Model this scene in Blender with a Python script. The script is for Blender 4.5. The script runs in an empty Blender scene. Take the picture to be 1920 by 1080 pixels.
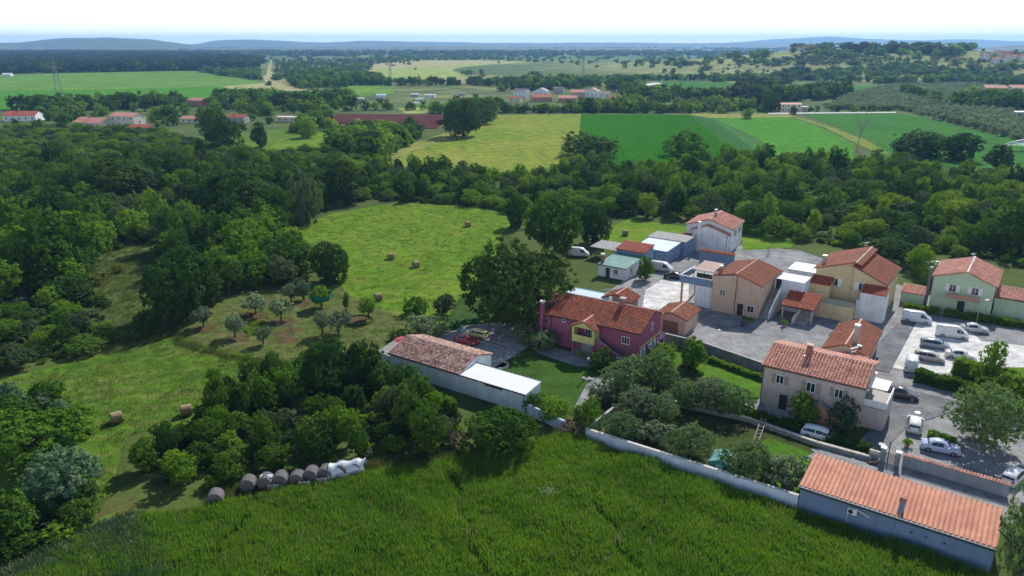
import bpy, bmesh, math, random
import numpy as np
from mathutils import Vector, Matrix
R = math.radians
scene = bpy.context.scene
C = scene.collection
rnd = random.Random(7)
rng = np.random.default_rng(11)

# ------------------------------------------------------------------ camera, light, exposure
CAM_H, FOC, HOR = 45.0, 1390.0, 80.0           # metres, focal length and horizon row in a 1920 px wide frame
PITCH = math.atan((540 - HOR) / FOC)
cam = bpy.data.cameras.new('camera'); camo = bpy.data.objects.new('camera', cam); C.objects.link(camo)
cam.sensor_width = 36; cam.lens = 36 * FOC / 1920; cam.clip_start = 0.5; cam.clip_end = 90000
camo.location = (0, 0, CAM_H); camo.rotation_euler = (math.pi / 2 - PITCH, 0, 0)
scene.camera = camo

SUN_EL, SUN_AZ = R(39), R(28)                  # azimuth clockwise from +Y
w = bpy.data.worlds.new('World'); scene.world = w; w.use_nodes = True
wn, wl = w.node_tree.nodes, w.node_tree.links
bg = wn['Background']
sky = wn.new('ShaderNodeTexSky'); sky.sky_type = 'NISHITA'; sky.sun_disc = False
sky.sun_elevation = SUN_EL; sky.sun_rotation = SUN_AZ; sky.altitude = 100
sky.air_density = 1.0; sky.dust_density = 0.3; sky.ozone_density = 2.0
# thin bright cloud over the Nishita sky, broken everywhere alike
def wnode(t, **k):
    x = wn.new(t)
    for a, v in k.items(): setattr(x, a, v)
    return x
sc_ = wnode('ShaderNodeVectorMath', operation='SCALE'); sc_.inputs['Scale'].default_value = 0.11; wl.new(sky.outputs[0], sc_.inputs[0])
tc = wnode('ShaderNodeTexCoord'); cn_ = wnode('ShaderNodeTexNoise'); cn_.inputs['Scale'].default_value = 2.2; cn_.inputs['Detail'].default_value = 6
st_ = wnode('ShaderNodeVectorMath', operation='MULTIPLY'); st_.inputs[1].default_value = (1, 1, 2.5); wl.new(tc.outputs['Generated'], st_.inputs[0]); wl.new(st_.outputs[0], cn_.inputs['Vector'])
sp_ = wnode('ShaderNodeSeparateXYZ'); wl.new(tc.outputs['Generated'], sp_.inputs[0])     # broken cloud overhead closes up towards the horizon
th = wnode('ShaderNodeMapRange', interpolation_type='SMOOTHSTEP'); wl.new(sp_.outputs[2], th.inputs[0])
for i_, v_ in ((1, 0.0), (2, .55), (3, .12), (4, .66)): th.inputs[i_].default_value = v_
df = wnode('ShaderNodeMath', operation='SUBTRACT'); wl.new(cn_.outputs['Fac'], df.inputs[0]); wl.new(th.outputs[0], df.inputs[1])
cf = wnode('ShaderNodeMapRange'); wl.new(df.outputs[0], cf.inputs[0]); cf.inputs[1].default_value = 0; cf.inputs[2].default_value = .22; cf.inputs[3].default_value = 0; cf.inputs[4].default_value = 1
cm = wnode('ShaderNodeMix', data_type='RGBA'); wl.new(cf.outputs[0], cm.inputs[0]); wl.new(sc_.outputs[0], cm.inputs[6]); cm.inputs[7].default_value = (1.12, 1.16, 1.2, 1)
wl.new(cm.outputs[2], bg.inputs[0]); bg.inputs[1].default_value = 1.0
sun = bpy.data.lights.new('sun', 'SUN'); suno = bpy.data.objects.new('sun', sun); C.objects.link(suno)
sun.energy = 4.8; sun.angle = R(0.6); sun.color = (1.0, 0.95, 0.86)
sd = Vector((math.sin(SUN_AZ) * math.cos(SUN_EL), math.cos(SUN_AZ) * math.cos(SUN_EL), math.sin(SUN_EL)))
suno.rotation_euler = sd.to_track_quat('Z', 'Y').to_euler()
scene.view_settings.view_transform = 'Standard'; scene.view_settings.look = 'None'
scene.view_settings.gamma = 1; scene.view_settings.use_curve_mapping = False
scene.view_settings.exposure = 0.42
cy = scene.cycles
cy.use_denoising = True; cy.denoiser = 'OPENIMAGEDENOISE'; cy.denoising_input_passes = 'RGB_ALBEDO_NORMAL'; cy.denoising_prefilter = 'ACCURATE'; cy.max_bounces = 6; cy.diffuse_bounces = 3; cy.transmission_bounces = 4
cy.volume_bounces = 0; cy.transparent_max_bounces = 16; cy.caustics_reflective = False; cy.caustics_refractive = False

# ------------------------------------------------------------------ terrain and pixel -> ground
def H(x, y):
    """ground height: flat plain, one rounded hill to the right in the distance"""
    e = np.exp(-((x - 660) ** 2) / (2 * 235 ** 2) - ((y - 1370) ** 2) / (2 * 250 ** 2))
    s = np.clip((y - 880) / 280, 0, 1); s = s * s * (3 - 2 * s)
    b = np.sin(x * .021 + 1) * np.sin(y * .017) * 1.6 + np.sin(x * .05) * np.sin(y * .043 + 2) * .8
    return 38 * e * s + b * e * s
_cp, _sp = math.cos(PITCH), math.sin(PITCH)
def at(px, py, z=None):
    """the place seen at photo pixel (px, py): on the ground, or at height z"""
    u = (px - 960) / FOC; v = (py - 540) / FOC
    d = np.array([u, _cp - v * _sp, -_sp - v * _cp])
    if z is not None:
        t = (z - CAM_H) / d[2]; return Vector((d[0] * t, d[1] * t, z))
    t = -CAM_H / d[2] if d[2] < -1e-5 else 9e4
    if d[1] * t < 860 : return Vector((d[0] * t, d[1] * t, 0))
    ts = np.linspace(800 / d[1], min(t, 3000 / d[1]), 1500)
    below = CAM_H + d[2] * ts < H(d[0] * ts, d[1] * ts)
    if below.any(): t = ts[np.argmax(below)]
    return Vector((d[0] * t, d[1] * t, CAM_H + d[2] * t))
def mpx(p): return math.dist((p[0], p[1], 0), (0, 0, CAM_H)) / FOC

# ------------------------------------------------------------------ materials
def nt(name):
    m = bpy.data.materials.new(name); m.use_nodes = True
    return m, m.node_tree.nodes, m.node_tree.links, m.node_tree.nodes['Principled BSDF']
def mixc(n, l, fac, a, b, mode='MIX'):
    x = n.new('ShaderNodeMix'); x.data_type = 'RGBA'; x.blend_type = mode
    for i, v in ((0, fac), (6, a), (7, b)):
        if isinstance(v, bpy.types.NodeSocket): l.new(v, x.inputs[i])
        elif i == 0: x.inputs[0].default_value = v
        else: x.inputs[i].default_value = (*v, 1)
    return x.outputs[2]
def noise(n, l, scale=1, detail=3, vec=None, rough=.55):
    t = n.new('ShaderNodeTexNoise'); t.inputs['Scale'].default_value = scale
    t.inputs['Detail'].default_value = detail; t.inputs['Roughness'].default_value = rough
    if vec is not None: l.new(vec, t.inputs['Vector'])
    return t.outputs['Fac']
def ramp(n, l, s, a, b):
    m = n.new('ShaderNodeMapRange'); m.inputs[1].default_value = a; m.inputs[2].default_value = b
    l.new(s, m.inputs[0]); return m.outputs[0]
def pos(n, l, ang=0, sx=1, sy=1, obj=False):
    g = n.new('ShaderNodeTexCoord').outputs['Object'] if obj else n.new('ShaderNodeNewGeometry').outputs['Position']
    r = n.new('ShaderNodeVectorRotate'); r.rotation_type = 'Z_AXIS'; r.inputs['Angle'].default_value = ang; l.new(g, r.inputs[0])
    m = n.new('ShaderNodeVectorMath'); m.operation = 'MULTIPLY'; m.inputs[1].default_value = (sx, sy, 1); l.new(r.outputs[0], m.inputs[0])
    return m.outputs[0]
def bump(n, l, b, h, strength=.4, dist=.05):
    x = n.new('ShaderNodeBump'); x.inputs['Strength'].default_value = strength; x.inputs['Distance'].default_value = dist
    l.new(h, x.inputs['Height']); l.new(x.outputs[0], b.inputs['Normal'])

def M(name, c, var=.25, scale=3, rough=.85, metal=0, bmp=0, spec=.3, island=0, c2=None, streak=0):
    """plain surface with uneven tone; island = tone difference between separate pieces"""
    m, n, l, b = nt(name)
    dark = tuple(v * (1 - var) for v in c); light = tuple(min(1, v * (1 + var * .7)) for v in c)
    f = noise(n, l, scale, 5, pos(n, l, obj=True))
    col = mixc(n, l, ramp(n, l, f, .3, .7), dark, light)
    if c2 is not None:
        col = mixc(n, l, ramp(n, l, noise(n, l, scale * .3, 4, pos(n, l, obj=True)), .5, .68), col, c2)
    if streak:
        mp = n.new('ShaderNodeVectorMath'); mp.operation = 'MULTIPLY'; mp.inputs[1].default_value = (2.6, 2.6, .22); l.new(n.new('ShaderNodeTexCoord').outputs['Object'], mp.inputs[0])
        mt = n.new('ShaderNodeMath'); mt.operation = 'MULTIPLY'; mt.inputs[1].default_value = streak; l.new(ramp(n, l, noise(n, l, 1, 5, mp.outputs[0], .65), .5, .72), mt.inputs[0])
        col = mixc(n, l, mt.outputs[0], col, tuple(v * .55 for v in c))
    if island:
        g = n.new('ShaderNodeNewGeometry')
        hs = n.new('ShaderNodeHueSaturation'); l.new(col, hs.inputs['Color'])
        l.new(ramp(n, l, g.outputs['Random Per Island'], 0, 1), hs.inputs['Value'])
        mr = hs.inputs['Value'].links[0].from_node; mr.inputs[3].default_value = 1 - island; mr.inputs[4].default_value = 1 + island
        col = hs.outputs[0]
    l.new(col, b.inputs['Base Color'])
    b.inputs['Roughness'].default_value = rough; b.inputs['Metallic'].default_value = metal
    b.inputs['Specular IOR Level'].default_value = spec
    if bmp: bump(n, l, b, noise(n, l, scale * 6, 4, pos(n, l, obj=True)), bmp, .03)
    return m

def ground(name, c1, c2, c3, big=.03, mid=.25, ang=0, sx=.1, sy=1.2, streak=.5, fine=3.0, bmp=.6, lo=.35, hi=.65, amp=1):
    """field or soil: broad patches c1/c2, streaks of c3 along a direction, fine grain"""
    m, n, l, b = nt(name)
    P = pos(n, l)
    a = ramp(n, l, noise(n, l, big, 4, P), lo, hi)
    col = mixc(n, l, a, c1, c2)
    s = ramp(n, l, noise(n, l, 1, 4, pos(n, l, ang, sx, sy)), .48, .72)
    mm = n.new('ShaderNodeMath'); mm.operation = 'MULTIPLY'; mm.inputs[1].default_value = streak; l.new(s, mm.inputs[0])
    col = mixc(n, l, mm.outputs[0], col, c3)
    f1 = noise(n, l, mid, 5, P); f2 = noise(n, l, fine, 4, P, .7)
    hs = n.new('ShaderNodeHueSaturation'); l.new(col, hs.inputs['Color'])
    ad = n.new('ShaderNodeMath'); ad.operation = 'ADD'; l.new(f1, ad.inputs[0]); l.new(f2, ad.inputs[1])
    mr = n.new('ShaderNodeMapRange'); l.new(ad.outputs[0], mr.inputs[0])
    for i, v in ((1, .7), (2, 1.3), (3, 1 - .38 * amp), (4, 1 + .35 * amp)): mr.inputs[i].default_value = v
    l.new(mr.outputs[0], hs.inputs['Value'])
    l.new(hs.outputs[0], b.inputs['Base Color'])
    b.inputs['Roughness'].default_value = 1; b.inputs['Specular IOR Level'].default_value = .02
    if bmp: bump(n, l, b, f2, bmp, .12)
    return m

def leafmat(name, c, c2, trans=.3, var=.45):
    """foliage: tone differs per leaf spray and per plant; some light comes through"""
    m, n, l, b = nt(name)
    g = n.new('ShaderNodeNewGeometry'); o = n.new('ShaderNodeObjectInfo')
    col = mixc(n, l, g.outputs['Random Per Island'], c, c2)
    hs = n.new('ShaderNodeHueSaturation'); l.new(col, hs.inputs['Color'])
    mr = n.new('ShaderNodeMapRange'); l.new(o.outputs['Random'], mr.inputs[0]); mr.inputs[3].default_value = 1 - var; mr.inputs[4].default_value = 1 + var
    l.new(mr.outputs[0], hs.inputs['Value'])
    mh = n.new('ShaderNodeMapRange'); l.new(o.outputs['Random'], mh.inputs[0]); mh.inputs[3].default_value = .515; mh.inputs[4].default_value = .485
    l.new(mh.outputs[0], hs.inputs['Hue'])
    l.new(hs.outputs[0], b.inputs['Base Color']); b.inputs['Roughness'].default_value = .8; b.inputs['Specular IOR Level'].default_value = .1
    t = n.new('ShaderNodeBsdfTranslucent'); l.new(hs.outputs[0], t.inputs[0])
    mx = n.new('ShaderNodeMixShader'); mx.inputs[0].default_value = trans
    l.new(b.outputs[0], mx.inputs[1]); l.new(t.outputs[0], mx.inputs[2]); l.new(mx.outputs[0], n['Material Output'].inputs[0])
    return m

# ------------------------------------------------------------------ objects
def tag(o, label=None, cat=None, group=None, kind=None):
    for k, v in (('label', label), ('category', cat), ('group', group), ('kind', kind)):
        if v: o[k] = v
    return o
def thing(name, label, cat, loc=(0, 0, 0), rz=0, group=None):
    o = bpy.data.objects.new(name, None); C.objects.link(o); o.empty_display_size = .3
    o.location = loc; o.rotation_euler = (0, 0, rz)
    return tag(o, label, cat, group)
def link(name, me, parent=None, loc=None, rot=None, scale=None):
    o = bpy.data.objects.new(name, me); C.objects.link(o)
    if parent: o.parent = parent
    if loc is not None: o.location = loc
    if rot is not None: o.rotation_euler = rot
    if scale is not None: o.scale = scale
    return o
def pymesh(name, v, f, mat=None, smooth=False):
    me = bpy.data.meshes.new(name); me.from_pydata(v if isinstance(v, list) else v.tolist(), [], f if isinstance(f, list) else f.tolist())
    if mat: me.materials.append(mat)
    if smooth: me.polygons.foreach_set('use_smooth', [True] * len(me.polygons))
    me.update(); return me
class MB:
    """collects simple shapes into one mesh"""
    def __init__(s): s.v = []; s.f = []
    def add(s, v, f):
        k = len(s.v); s.v += [tuple(p) for p in v]; s.f += [tuple(i + k for i in q) for q in f]; return s
    def box(s, x0, x1, y0, y1, z0, z1):
        return s.add([(x0, y0, z0), (x1, y0, z0), (x1, y1, z0), (x0, y1, z0), (x0, y0, z1), (x1, y0, z1), (x1, y1, z1), (x0, y1, z1)],
                     [(0, 3, 2, 1), (4, 5, 6, 7), (0, 1, 5, 4), (1, 2, 6, 5), (2, 3, 7, 6), (3, 0, 4, 7)])
    def bar(s, a, b, w, h=None):
        a, b = Vector(a), Vector(b); h = h or w; d = (b - a).normalized()
        u = d.cross(Vector((0, 0, 1)));  u = Vector((1, 0, 0)) if u.length < 1e-3 else u.normalized(); v = u.cross(d).normalized()
        P = [p + u * i * w / 2 + v * j * h / 2 for p in (a, b) for i, j in ((-1, -1), (1, -1), (1, 1), (-1, 1))]
        return s.add(P, [(3, 2, 1, 0), (4, 5, 6, 7), (0, 1, 5, 4), (1, 2, 6, 5), (2, 3, 7, 6), (3, 0, 4, 7)])
    def cone(s, a, b, r0, r1, k=8):
        a, b = Vector(a), Vector(b); d = (b - a).normalized(); u = d.orthogonal().normalized(); v = d.cross(u)
        P = [p + (u * math.cos(t) + v * math.sin(t)) * r for p, r in ((a, r0), (b, r1)) for t in (2 * math.pi * i / k for i in range(k))]
        return s.add(P, [(i, (i + 1) % k, k + (i + 1) % k, k + i) for i in range(k)] + [tuple(range(k))[::-1], tuple(range(k, 2 * k))])
    def prism(s, poly, a0, a1, axis):
        """poly: list of (p, z) extruded along 'x' (p is y) or 'y' (p is x)"""
        n = len(poly)
        P = [((a, p, z) if axis == 'x' else (p, a, z)) for a in (a0, a1) for p, z in poly]
        return s.add(P, [(i, (i + 1) % n, n + (i + 1) % n, n + i) for i in range(n)] + [tuple(range(n))[::-1], tuple(range(n, 2 * n))])
    def mesh(s, name, mat, smooth=False):
        me = pymesh(name, s.v, s.f, mat, smooth)
        bm = bmesh.new(); bm.from_mesh(me); bmesh.ops.recalc_face_normals(bm, faces=bm.faces); bm.to_mesh(me); bm.free()
        return me
    def build(s, name, mat, parent=None, smooth=False, **k): return link(name, s.mesh(name, mat, smooth), parent, **k)

def inpoly(P, poly):
    x, y = P[:, 0], P[:, 1]; r = np.zeros(len(P), bool); n = len(poly)
    for i in range(n):
        x0, y0 = poly[i][0], poly[i][1]; x1, y1 = poly[i - 1][0], poly[i - 1][1]
        c = ((y0 > y) != (y1 > y)) & (x < (x1 - x0) * (y - y0) / (y1 - y0 + 1e-12) + x0); r ^= c
    return r
def gpoly(px): return [at(*p) for p in px]
def sheet(name, px, mat, z=.05, world=False, jitter=0):
    """a flat piece of ground given by its outline"""
    P = [Vector(p) for p in px] if world else gpoly(px)
    pts = []
    for i, p in enumerate(P):                       # soften straight borders
        q = P[(i + 1) % len(P)]; k = max(1, int((q - p).length / 6)) if jitter else 1
        for j in range(k):
            a = p.lerp(q, j / k)
            if jitter: a = a + Vector((rnd.uniform(-1, 1), rnd.uniform(-1, 1), 0)) * jitter
            pts.append(a)
    bm = bmesh.new(); vs = [bm.verts.new((p.x, p.y, z)) for p in pts]; bm.faces.new(vs)
    bmesh.ops.triangulate(bm, faces=bm.faces); bmesh.ops.recalc_face_normals(bm, faces=bm.faces)
    for f in bm.faces:
        if f.normal.z < 0: f.normal_flip()
    me = bpy.data.meshes.new(name); bm.to_mesh(me); bm.free(); me.materials.append(mat)
    return tag(link(name, me), kind='structure')

def scatter(name, P, rz, sc, idx, protos, tilt=None):
    """one mass of countless small plants, placed by geometry nodes"""
    me = bpy.data.meshes.new(name); me.from_pydata(P.tolist(), [], [])
    a = me.attributes.new('rz', 'FLOAT', 'POINT'); a.data.foreach_set('value', np.asarray(rz, np.float32))
    sc = np.asarray(sc, np.float32); sc = np.repeat(sc[:, None], 3, 1) if sc.ndim == 1 else sc
    a = me.attributes.new('sc', 'FLOAT_VECTOR', 'POINT'); a.data.foreach_set('vector', sc.ravel())
    a = me.attributes.new('idx', 'INT', 'POINT'); a.data.foreach_set('value', np.asarray(idx, np.int32))
    o = link(name, me); o['kind'] = 'stuff'
    col = bpy.data.collections.new(name + '_kinds')
    for i, p in enumerate(protos):
        q = bpy.data.objects.new('%s_kind_%02d' % (name, i), p); col.objects.link(q)
    t = bpy.data.node_groups.new(name, 'GeometryNodeTree')
    t.interface.new_socket('Geometry', in_out='INPUT', socket_type='NodeSocketGeometry')
    t.interface.new_socket('Geometry', in_out='OUTPUT', socket_type='NodeSocketGeometry')
    N, L = t.nodes, t.links
    gi, go = N.new('NodeGroupInput'), N.new('NodeGroupOutput')
    ci = N.new('GeometryNodeCollectionInfo'); ci.inputs['Collection'].default_value = col
    ci.inputs['Separate Children'].default_value = True; ci.inputs['Reset Children'].default_value = True
    ip = N.new('GeometryNodeInstanceOnPoints'); ip.inputs['Pick Instance'].default_value = True
    def attr(nm, ty):
        q = N.new('GeometryNodeInputNamedAttribute'); q.data_type = ty; q.inputs['Name'].default_value = nm
        return next(s for s in q.outputs if s.enabled and s.name == 'Attribute')
    cx = N.new('ShaderNodeCombineXYZ'); L.new(attr('rz', 'FLOAT'), cx.inputs[2])
    L.new(gi.outputs[0], ip.inputs['Points']); L.new(ci.outputs[0], ip.inputs['Instance'])
    L.new(attr('idx', 'INT'), ip.inputs['Instance Index']); L.new(cx.outputs[0], ip.inputs['Rotation'])
    L.new(attr('sc', 'FLOAT_VECTOR'), ip.inputs['Scale']); L.new(ip.outputs[0], go.inputs[0])
    md = o.modifiers.new('scatter', 'NODES'); md.node_group = t
    return o

def pick(poly, n, world=False):
    """n random points inside an outline (photo pixels, or metres)"""
    P = np.array([(p[0], p[1]) for p in (poly if world else gpoly(poly))])
    lo, hi = P.min(0), P.max(0); out = np.zeros((0, 2))
    while len(out) < n:
        q = rng.uniform(lo, hi, (n * 3 + 50, 2)); out = np.vstack([out, q[inpoly(q, P)]])
    return out[:n]
def area(poly):
    P = gpoly(poly); return abs(sum(P[i - 1].x * P[i].y - P[i].x * P[i - 1].y for i in range(len(P)))) / 2
# ------------------------------------------------------------------ the land
def lines(a): return np.unique(np.concatenate(a))
gx = lines([np.linspace(-9000, -700, 30), np.linspace(-700, 1500, 111), np.linspace(1500, 9000, 28)])
gy = lines([np.linspace(-300, 850, 24), np.linspace(850, 2300, 74), np.linspace(2300, 13000, 30)])
X, Y = np.meshgrid(gx, gy); Zg = H(X, Y)
V = np.stack([X, Y, Zg], -1).reshape(-1, 3); nx_, ny_ = len(gx), len(gy)
I = np.arange(nx_ * ny_).reshape(ny_, nx_)
F = np.stack([I[:-1, :-1], I[:-1, 1:], I[1:, 1:], I[1:, :-1]], -1).reshape(-1, 4)
m, n, l, b = nt('open_country')
P = pos(n, l)
vo = n.new('ShaderNodeTexVoronoi'); vo.inputs['Scale'].default_value = 1; l.new(pos(n, l, .5, .0030, .0016), vo.inputs['Vector'])
cell = n.new('ShaderNodeSeparateColor'); l.new(vo.outputs['Color'], cell.inputs[0])
near = mixc(n, l, ramp(n, l, noise(n, l, .05, 5, P), .35, .65), (.045, .075, .018), (.085, .115, .028))
far = mixc(n, l, ramp(n, l, cell.outputs[0], .2, .9), (.085, .13, .035), (.23, .235, .085))
far = mixc(n, l, ramp(n, l, cell.outputs[1], .82, .86), far, (.09, .17, .03))
far = mixc(n, l, ramp(n, l, noise(n, l, .02, 5, P), .42, .62), (.06, .095, .03), far)
sy = n.new('ShaderNodeSeparateXYZ'); l.new(n.new('ShaderNodeNewGeometry').outputs['Position'], sy.inputs[0])
col = mixc(n, l, ramp(n, l, sy.outputs[1], 330, 480), near, far)
hill = mixc(n, l, ramp(n, l, noise(n, l, .025, 5, P), .4, .6), (.13, .165, .05), (.22, .235, .085))
col = mixc(n, l, ramp(n, l, sy.outputs[2], .8, 5), col, hill)
l.new(col, b.inputs['Base Color']); b.inputs['Roughness'].default_value = 1; b.inputs['Specular IOR Level'].default_value = .05
bump(n, l, b, noise(n, l, .8, 5, P), .5, .3)
tag(link('ground', pymesh('ground', V, F, m, True)), kind='structure')

# distant ridges: (outline along photo columns: x, y of crest), distance, depth
m, n, l, b = nt('wooded_ridge')
P = pos(n, l, 0, .004, .002)
c1 = mixc(n, l, ramp(n, l, noise(n, l, 2, 6, P), .4, .62), (.020, .045, .022), (.055, .09, .035))
c1 = mixc(n, l, ramp(n, l, noise(n, l, 1.1, 8, pos(n, l, 0, .006, .0015), .75), .58, .66), c1, (.46, .45, .40))
l.new(c1, b.inputs['Base Color']); b.inputs['Roughness'].default_value = 1
ridge_mat = m
def ridge(name, crest, dist, depth, seed):
    xs = np.linspace(crest[0][0], crest[-1][0], 140)
    ys = np.interp(xs, [c[0] for c in crest], [c[1] for c in crest])
    r = np.random.default_rng(seed); ph = r.uniform(0, 6, 8)
    ys = ys + sum(np.sin(xs * (.02 * 1.7 ** k) + ph[k]) * .55 / (1.25 ** k) for k in range(8)) * .45
    v = []; K = 14
    for x, y in zip(xs, ys):
        wx = (x - 960) / FOC * dist; top = max(CAM_H + (HOR + 1.5 - y) * dist / FOC, 3)
        for k in range(K):
            t = k / (K - 1); prof = math.sin(math.pi * t) ** 1.3 if t < .5 else math.sin(math.pi * t)
            jit = math.sin(wx * .013 + k * 1.7 + seed) * .05 + math.sin(wx * .031 + k * .9) * .03
            v.append((wx * (1 + (t - .5) * depth / dist), dist + (t - .5) * depth, -3 + (top + 3) * max(0, prof * (1 + jit * (1 - prof)))))
    f = [(i * K + k, (i + 1) * K + k, (i + 1) * K + k + 1, i * K + k + 1) for i in range(len(xs) - 1) for k in range(K - 1)]
    return tag(link(name, pymesh(name, v, f, ridge_mat, True)), kind='structure')
ridge('hills', [(-420, 84), (-200, 76), (-60, 79), (0, 78), (50, 82), (85, 81), (150, 74.5), (240, 72), (320, 76), (370, 83), (410, 88)], 5600, 2200, 1)
ridge('hills', [(330, 88), (400, 83), (440, 77.5), (500, 76), (560, 78.5), (620, 81), (660, 80), (700, 77.5), (745, 79), (790, 80), (900, 81), (1010, 82), (1120, 81), (1250, 82), (1380, 82), (1500, 83), (1560, 88)], 7800, 2600, 2)
ridge('hills', [(1280, 84), (1370, 80), (1440, 75), (1520, 71), (1600, 75), (1680, 77), (1780, 76), (1860, 79), (1960, 77), (2100, 80), (2300, 84)], 10500, 3500, 3)
ridge('hills', [(1690, 100), (1760, 95), (1830, 88), (1900, 83), (1990, 81), (2200, 86), (2400, 92)], 3900, 1300, 4)
ridge('hills', [(-500, 100), (-300, 92), (0, 91), (250, 90), (450, 90), (640, 90), (760, 89), (830, 87), (900, 89), (1000, 90), (1180, 90), (1300, 92), (1480, 96)], 4300, 900, 5)

# the sheets that lie on the plain (photo outlines)
G_ = dict(
  meadow=ground('mown_meadow', (.085, .175, .012), (.125, .205, .018), (.20, .20, .05), .05, .4, R(25), .12, .8, .7, 3.5, .5, .4, .7, .6),
  lane=ground('mown_grass', (.062, .14, .012), (.095, .17, .018), (.17, .17, .055), .07, .5, R(-12), .1, .8, .75, 3.2, .5, .38, .66, .8),
  orchard=ground('dry_mown_orchard_floor', (.105, .122, .038), (.075, .11, .026), (.15, .125, .058), .1, .5, R(40), .15, .9, .6, 3),
  tall=ground('tall_grass_floor', (.05, .10, .010), (.08, .14, .014), (.05, .09, .016), .07, .4, R(20), .1, 1, .5, 3),
  weeds=ground('weedy_floor', (.03, .07, .018), (.045, .09, .022), (.06, .1, .05), .1, .6, 0, .5, .5, .4, 4),
  soil=ground('red_soil', (.115, .075, .038), (.095, .07, .034), (.12, .105, .045), .2, .7, 0, .4, .4, .5, 5),
  track=ground('worn_grass_track', (.085, .095, .03), (.12, .09, .042), (.06, .10, .02), .25, .8, R(40), .2, 1.2, .7, 4),
  redfield=ground('ploughed_red_soil', (.088, .030, .026), (.078, .028, .025), (.06, .024, .022), .02, .2, 0, .03, .7, .6, 1),
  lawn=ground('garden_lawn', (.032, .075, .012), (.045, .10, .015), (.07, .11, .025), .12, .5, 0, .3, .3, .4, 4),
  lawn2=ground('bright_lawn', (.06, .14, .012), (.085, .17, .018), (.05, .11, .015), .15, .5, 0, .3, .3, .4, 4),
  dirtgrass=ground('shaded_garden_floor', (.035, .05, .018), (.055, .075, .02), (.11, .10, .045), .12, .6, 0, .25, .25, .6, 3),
  conc=ground('pale_concrete', (.20, .205, .212), (.28, .28, .275), (.15, .152, .155), .1, .5, R(30), .3, .3, .5, 3, .2),
  white=ground('white_gravel', (.48, .475, .46), (.58, .57, .55), (.36, .36, .34), .15, .6, R(30), .3, .3, .5, 5, .4),
  asphalt=ground('worn_asphalt', (.13, .135, .145), (.17, .175, .18), (.22, .215, .21), .1, .4, R(-35), .25, .25, .5, 4, .2),
  paver=ground('grey_pavers', (.22, .22, .215), (.27, .265, .26), (.18, .18, .18), .2, .7, R(-35), 2.5, 5, .5, 6, .3),
  gravel=ground('grey_gravel', (.25, .245, .24), (.31, .30, .29), (.21, .205, .20), .2, .7, 0, .3, .3, .5, 6, .4),
  wheat=ground('ripening_wheat', (.135, .20, .022), (.20, .225, .035), (.075, .145, .018), .022, .2, R(-14), 1.0, .035, .85, 1.2),
  beet=ground('row_crop_soil', (.022, .10, .009), (.027, .112, .010), (.03, .095, .011), .03, .2, 0, .5, .5, .3, 1),
  greenA=ground('bright_green_crop', (.05, .18, .012), (.06, .195, .014), (.042, .155, .012), .02, .2, R(-30), .3, .02, .5, 1),
  greenB=ground('deep_green_crop', (.028, .118, .014), (.038, .14, .016), (.05, .15, .018), .02, .2, R(60), .3, .02, .5, 1),
  blue=ground('bluish_crop', (.045, .13, .034), (.052, .14, .036), (.04, .115, .03), .03, .2, R(-25), .9, .02, .5, 1),
  verge2=ground('grassy_track', (.13, .19, .03), (.17, .20, .045), (.10, .17, .02), .05, .3, 0, .2, .2, .5, 1.5),
  verge=ground('dry_verge', (.21, .22, .06), (.17, .20, .05), (.25, .24, .09), .05, .3, 0, .2, .2, .5, 1.5),
  pale=ground('pale_green_field', (.105, .215, .03), (.08, .185, .026), (.16, .24, .045), .006, .05, 0, .004, .05, .6, .5),
  straw=ground('straw_field', (.33, .30, .15), (.29, .275, .13), (.25, .26, .11), .008, .06, 0, .005, .04, .6, .5),
  yellow=ground('yellow_green_field', (.26, .31, .085), (.23, .29, .08), (.19, .25, .07), .006, .05, 0, .003, .06, .7, .5),
  tan=ground('dry_pasture', (.235, .225, .10), (.19, .20, .085), (.27, .245, .125), .008, .05, 0, .004, .03, .6, .4),
)
FIELDS = []
def S(name, px, mat, z=.05, **k):
    if name in ('field', 'path', 'road', 'meadow', 'orchard_floor', 'lawn', 'yard'): FIELDS.append(np.array(px, float))
    return sheet(name, px, mat, z, **k)
S('field', [(0, 140), (200, 136), (340, 133), (395, 139), (480, 152), (500, 157), (415, 163), (250, 167), (0, 171), (-500, 176), (-500, 150)], G_['pale'], .2)
S('field', [(-500, 176), (0, 171), (250, 167), (415, 163), (450, 170), (560, 172), (610, 170), (600, 187), (300, 196), (0, 206), (-500, 225)], G_['greenA'], .2)
S('field', [(415, 163), (500, 156), (545, 163), (580, 170), (520, 172), (450, 170)], G_['straw'], .3)
S('path', [(500, 157), (496, 152), (492, 145), (500, 140), (500, 133), (508, 112), (510, 112), (508, 133), (520, 146), (512, 152), (540, 163), (525, 164)], G_['straw'], .35)
S('field', [(500, 151), (545, 151), (548, 166), (520, 164)], G_['tan'], .28)
S('field', [(570, 143), (600, 139), (640, 141), (610, 148), (580, 147)], G_['yellow'], .2)
S('field', [(690, 122), (760, 114), (900, 113), (985, 116), (930, 119), (700, 130)], G_['straw'], .2)
S('field', [(700, 130), (930, 119), (985, 116), (1075, 120), (1040, 130), (900, 145), (770, 149), (690, 150), (660, 136)], G_['yellow'], .2)
S('field', [(690, 150), (770, 149), (900, 145), (1040, 130), (1075, 121), (1250, 124), (1420, 121), (1500, 130), (1440, 143), (1290, 149), (1150, 150), (1040, 152), (900, 156), (760, 158)], G_['tan'], .22)
S('field', [(640, 160), (730, 158), (740, 175), (660, 183), (635, 183)], G_['pale'], .2)
S('field', [(745, 203), (800, 202), (850, 212), (760, 214)], G_['yellow'], .2)
S('field', [(1180, 157), (1260, 152), (1360, 154), (1385, 160), (1330, 172), (1260, 172), (1170, 164)], G_['greenB'], .2)
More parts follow.
